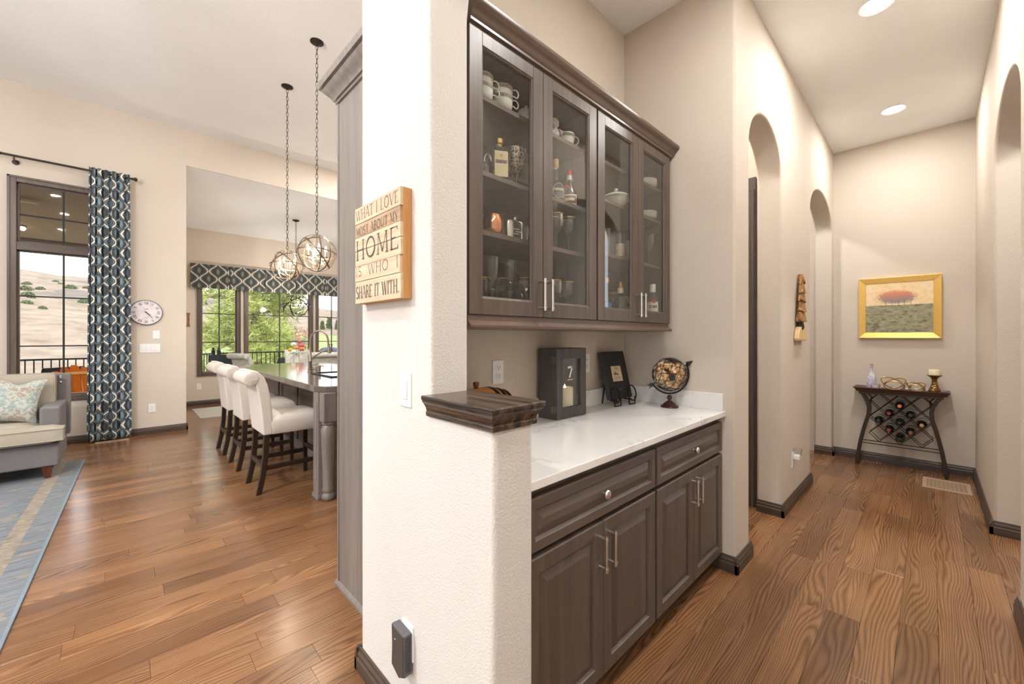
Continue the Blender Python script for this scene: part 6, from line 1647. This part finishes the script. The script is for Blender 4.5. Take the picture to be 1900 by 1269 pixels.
for sg_ in (-1, 1):
    B((sg_*.28-.022, .62, 0), (sg_*.28+.022, .72, .54)).build('front_leg', org, t, local=True)
    MB().prism([(-.30, 0), (-.22, 0), (.72, .30), (.72, .42), (.60, .40)], 'x', sg_*.27-.016, sg_*.27+.016).build('side_rail', org, t, local=True)
    B((sg_*.30-.065, -.10, .54), (sg_*.30+.065, .76, .565)).build('arm', org, t, local=True, bevel=.004)
# ---- dark patio chairs
nav = plain('navy_sling', (.035, .045, .065), .7)
def patio_chair(x, y, rz, label, zt=.95):
    t = thing('patio_chair', label, 'chair', (x, y, -.06), rz=rz, group='dark patio chairs')
    for sg_ in (-1, 1):
        MB().tube([(sg_*.28, -.26, 0), (sg_*.28, -.24, .62), (sg_*.28, .22, .62), (sg_*.28, .28, 0)], .016, 8).build('side_frame', M['black'], t, local=True, smooth=True)
        MB().tube([(sg_*.26, -.22, .40), (sg_*.26, .26, .44), (sg_*.26, .42, zt)], .014, 8).build('back_frame', M['black'], t, local=True, smooth=True)
    B((-.26, -.24, .40), (.26, .26, .43)).build('seat', nav, t, local=True, bevel=.01)
    MB().hexa([(-.26, .25, .46), (.26, .25, .46), (.26, .285, .46), (-.26, .285, .46), (-.26, .40, zt), (.26, .40, zt), (.26, .43, zt), (-.26, .43, zt)]).build('back', nav, t, local=True)
    MB().hexa([(-.262, .30, .62), (.262, .30, .62), (.262, .335, .62), (-.262, .335, .62), (-.262, .31, .645), (.262, .31, .645), (.262, .345, .645), (-.262, .345, .645)]).build('stripe', plain('pale_blue_stripe', lin(170, 196, 206), .7), t, local=True)
p = at_y(400, 680, 11.0); patio_chair(p.x+.12, 10.85, math.radians(174), 'dark blue striped patio chair beyond the narrow nook window', 1.02)
p = at_y(518, 668, 11.1); patio_chair(p.x, 11.2, math.radians(200), 'dark blue striped patio chair beyond the wide nook window', .90)
p = at_y(91, 688, 10.2); patio_chair(p.x-.05, 10.25, math.radians(215), 'dark patio chair behind the armchair, beyond the tall window', .90)
# ---- grill
p = at_y(613, 652, 11.3)
t = thing('barbecue_grill', 'dark covered kettle barbecue on the deck beyond the nook windows', 'grill', (p.x, 11.3, -.06))
MB().lathe([(.10, .62), (.26, .72), (.30, .86), (.305, .90)], (p.x, 11.3, -.06), 28).build('bowl', M['blackmatte'], t, smooth=True)
MB().lathe([(.31, .90), (.30, .98), (.24, 1.08), (.12, 1.13), (.02, 1.14)], (p.x, 11.3, -.06), 28).build('lid', plain('slate_enamel', (.06, .075, .10), .25), t, smooth=True)
MB().tube([(p.x-.05, 11.3, 1.08), (p.x-.05, 11.3, 1.13), (p.x+.05, 11.3, 1.13), (p.x+.05, 11.3, 1.08)], .009, 8).build('handle', M['black'], t)
for k in range(3): a = 2*math.pi*k/3; MB().tube([(p.x+.18*math.cos(a), 11.3+.18*math.sin(a), .68), (p.x+.30*math.cos(a), 11.3+.30*math.sin(a), -.06)], .014, 8).build('leg', M['black'], t)
# ---- pink flower basket outside
q = at_y(557, 622, 11.6)
t = thing('flower_basket', 'pink flowering plant in a wire stand on the deck', 'plant', (q.x, 11.6, -.06))
MB().lathe([(.12, q.z-.30), (.20, q.z-.14), (.21, q.z-.12)], (q.x, 11.6, 0), 20).build('pot', plain('pale_pot', (.5, .46, .4), .8), t, smooth=True)
for k in range(3): a = 2*math.pi*k/3; MB().tube([(q.x+.12*math.cos(a), 11.6+.12*math.sin(a), q.z-.29), (q.x+.16*math.cos(a), 11.6+.16*math.sin(a), -.06)], .01, 6).build('stand_leg', M['black'], t)
fo = MB(); pk = MB(); r7 = random.Random(8)
for k in range(160):
    d_ = Vector((r7.gauss(0, 1), r7.gauss(0, 1), r7.gauss(.2, .8))).normalized()*r7.uniform(.1, .26); c_ = Vector((q.x, 11.6, q.z))+d_
    e1 = Vector((r7.uniform(-1, 1), r7.uniform(-1, 1), r7.uniform(-1, 1))).normalized()*.028; e2 = e1.orthogonal().normalized()*.022
    (pk if k % 2 else fo).add([tuple(c_-e1), tuple(c_-e2), tuple(c_+e1), tuple(c_+e2)], [(0, 1, 2, 3)])
o = fo.build('foliage', plain('basket_leaf', (.16, .26, .07), .7), t); o['kind'] = 'stuff'
o = pk.build('blossom', plain('pink_petals', lin(226, 96, 130), .6), t); o['kind'] = 'stuff'
# ---- pine tree beyond the deck
def needle_mat(name, a, b, c_):
    n = NT(name); gi = n.N('ShaderNodeNewGeometry'); n.set(n.ramp(gi.outputs['Random Per Island'], [(0, a), (.5, b), (1, c_)]), .7)
    n.b.inputs['Subsurface Weight'].default_value = 0; return n.m
def pine(x, y, z, h_, rad, ntuft, label, cat_group, seed, nl=.24, tw=.010, mats=None, zmin=.0):
    t = thing('pine_tree', label, 'tree', (x, y, z), group=cat_group)
    r8 = random.Random(seed)
    MB().tube([(x, y, z), (x+.1, y, z+h_*.5), (x, y+.1, z+h_)], [rad*.09, rad*.06, .02], 8).build('trunk', plain('pine_bark', (.11, .08, .06), .9), t, smooth=True)
    fo = MB(); br = MB(); nb_ = 46
    for k in range(nb_):
        fz_ = zmin+(1-zmin)*(k+.5)/nb_; a = k*2.4+r8.random()*.5
        L_ = rad*(1-fz_*.62)*r8.uniform(.75, 1.1)
        p0 = Vector((x, y, z+h_*fz_)); dv = Vector((math.cos(a), math.sin(a), r8.uniform(-.12, .22)))
        pts = [p0+dv*L_*s_+Vector((0, 0, -.10*L_*s_*s_+.12*L_*math.sin(s_*3)*.4)) for s_ in (0, .25, .5, .75, 1)]
        br.tube(pts, [.045, .034, .024, .015, .006], 5)
        for j in range(ntuft//nb_):
            s_ = r8.uniform(.22, 1.0); i0 = min(3, int(s_*4)); c_ = pts[i0].lerp(pts[i0+1], s_*4-i0)
            c_ = c_+Vector((r8.gauss(0, .16), r8.gauss(0, .16), r8.gauss(.03, .12)))*rad*.42
            ax_ = (dv+Vector((r8.gauss(0, .5), r8.gauss(0, .5), r8.gauss(.25, .4)))).normalized()
            o1 = ax_.orthogonal().normalized(); o2 = ax_.cross(o1)
            for m_ in range(9):
                an = m_*.7+r8.random(); dd_ = (ax_*r8.uniform(.35, 1)+(o1*math.cos(an)+o2*math.sin(an))*.75).normalized()
                sd = dd_.cross(Vector((CA, SA, 0))).normalized()*tw
                fo.add([tuple(c_-sd), tuple(c_+sd), tuple(c_+dd_*nl)], [(0, 1, 2)])
    br.build('branches', plain('pine_branch', (.10, .075, .055), .9), t, smooth=True)['kind'] = 'stuff'
    o = fo.build('needles', mats, t); o['kind'] = 'stuff'
nm = needle_mat('yellow_green_pine_needles', (.16, .21, .05), (.36, .42, .11), (.60, .60, .22))  # needle tones run at random from dark to pale yellow-green
pine(3.35, 16.6, terr(3.3, 16.6), 7.2, 2.9, 4140, 'broad yellow-green pine filling the view from the nook windows', 'pines beyond the deck', 3, .30, .013, nm, .12)
nm2 = needle_mat('far_pine_needles', (.07, .11, .04), (.13, .19, .08), (.22, .28, .13))
for u, v, s_, k in ((598, 612, 1.5, 0), (611, 611, 2.1, 1), (626, 612, 1.7, 2)):
    q = hit(u, v)
    pine(q.x, q.y, q.z, s_, s_*.30, 920, ('small dark pine on the far lawn beside the nook window frame', 'taller dark pine on the far lawn between two smaller ones', 'small dark pine on the far lawn toward the kitchen side')[k], 'pines on the far lawn', 20+k, .16, .016, nm2, .08)
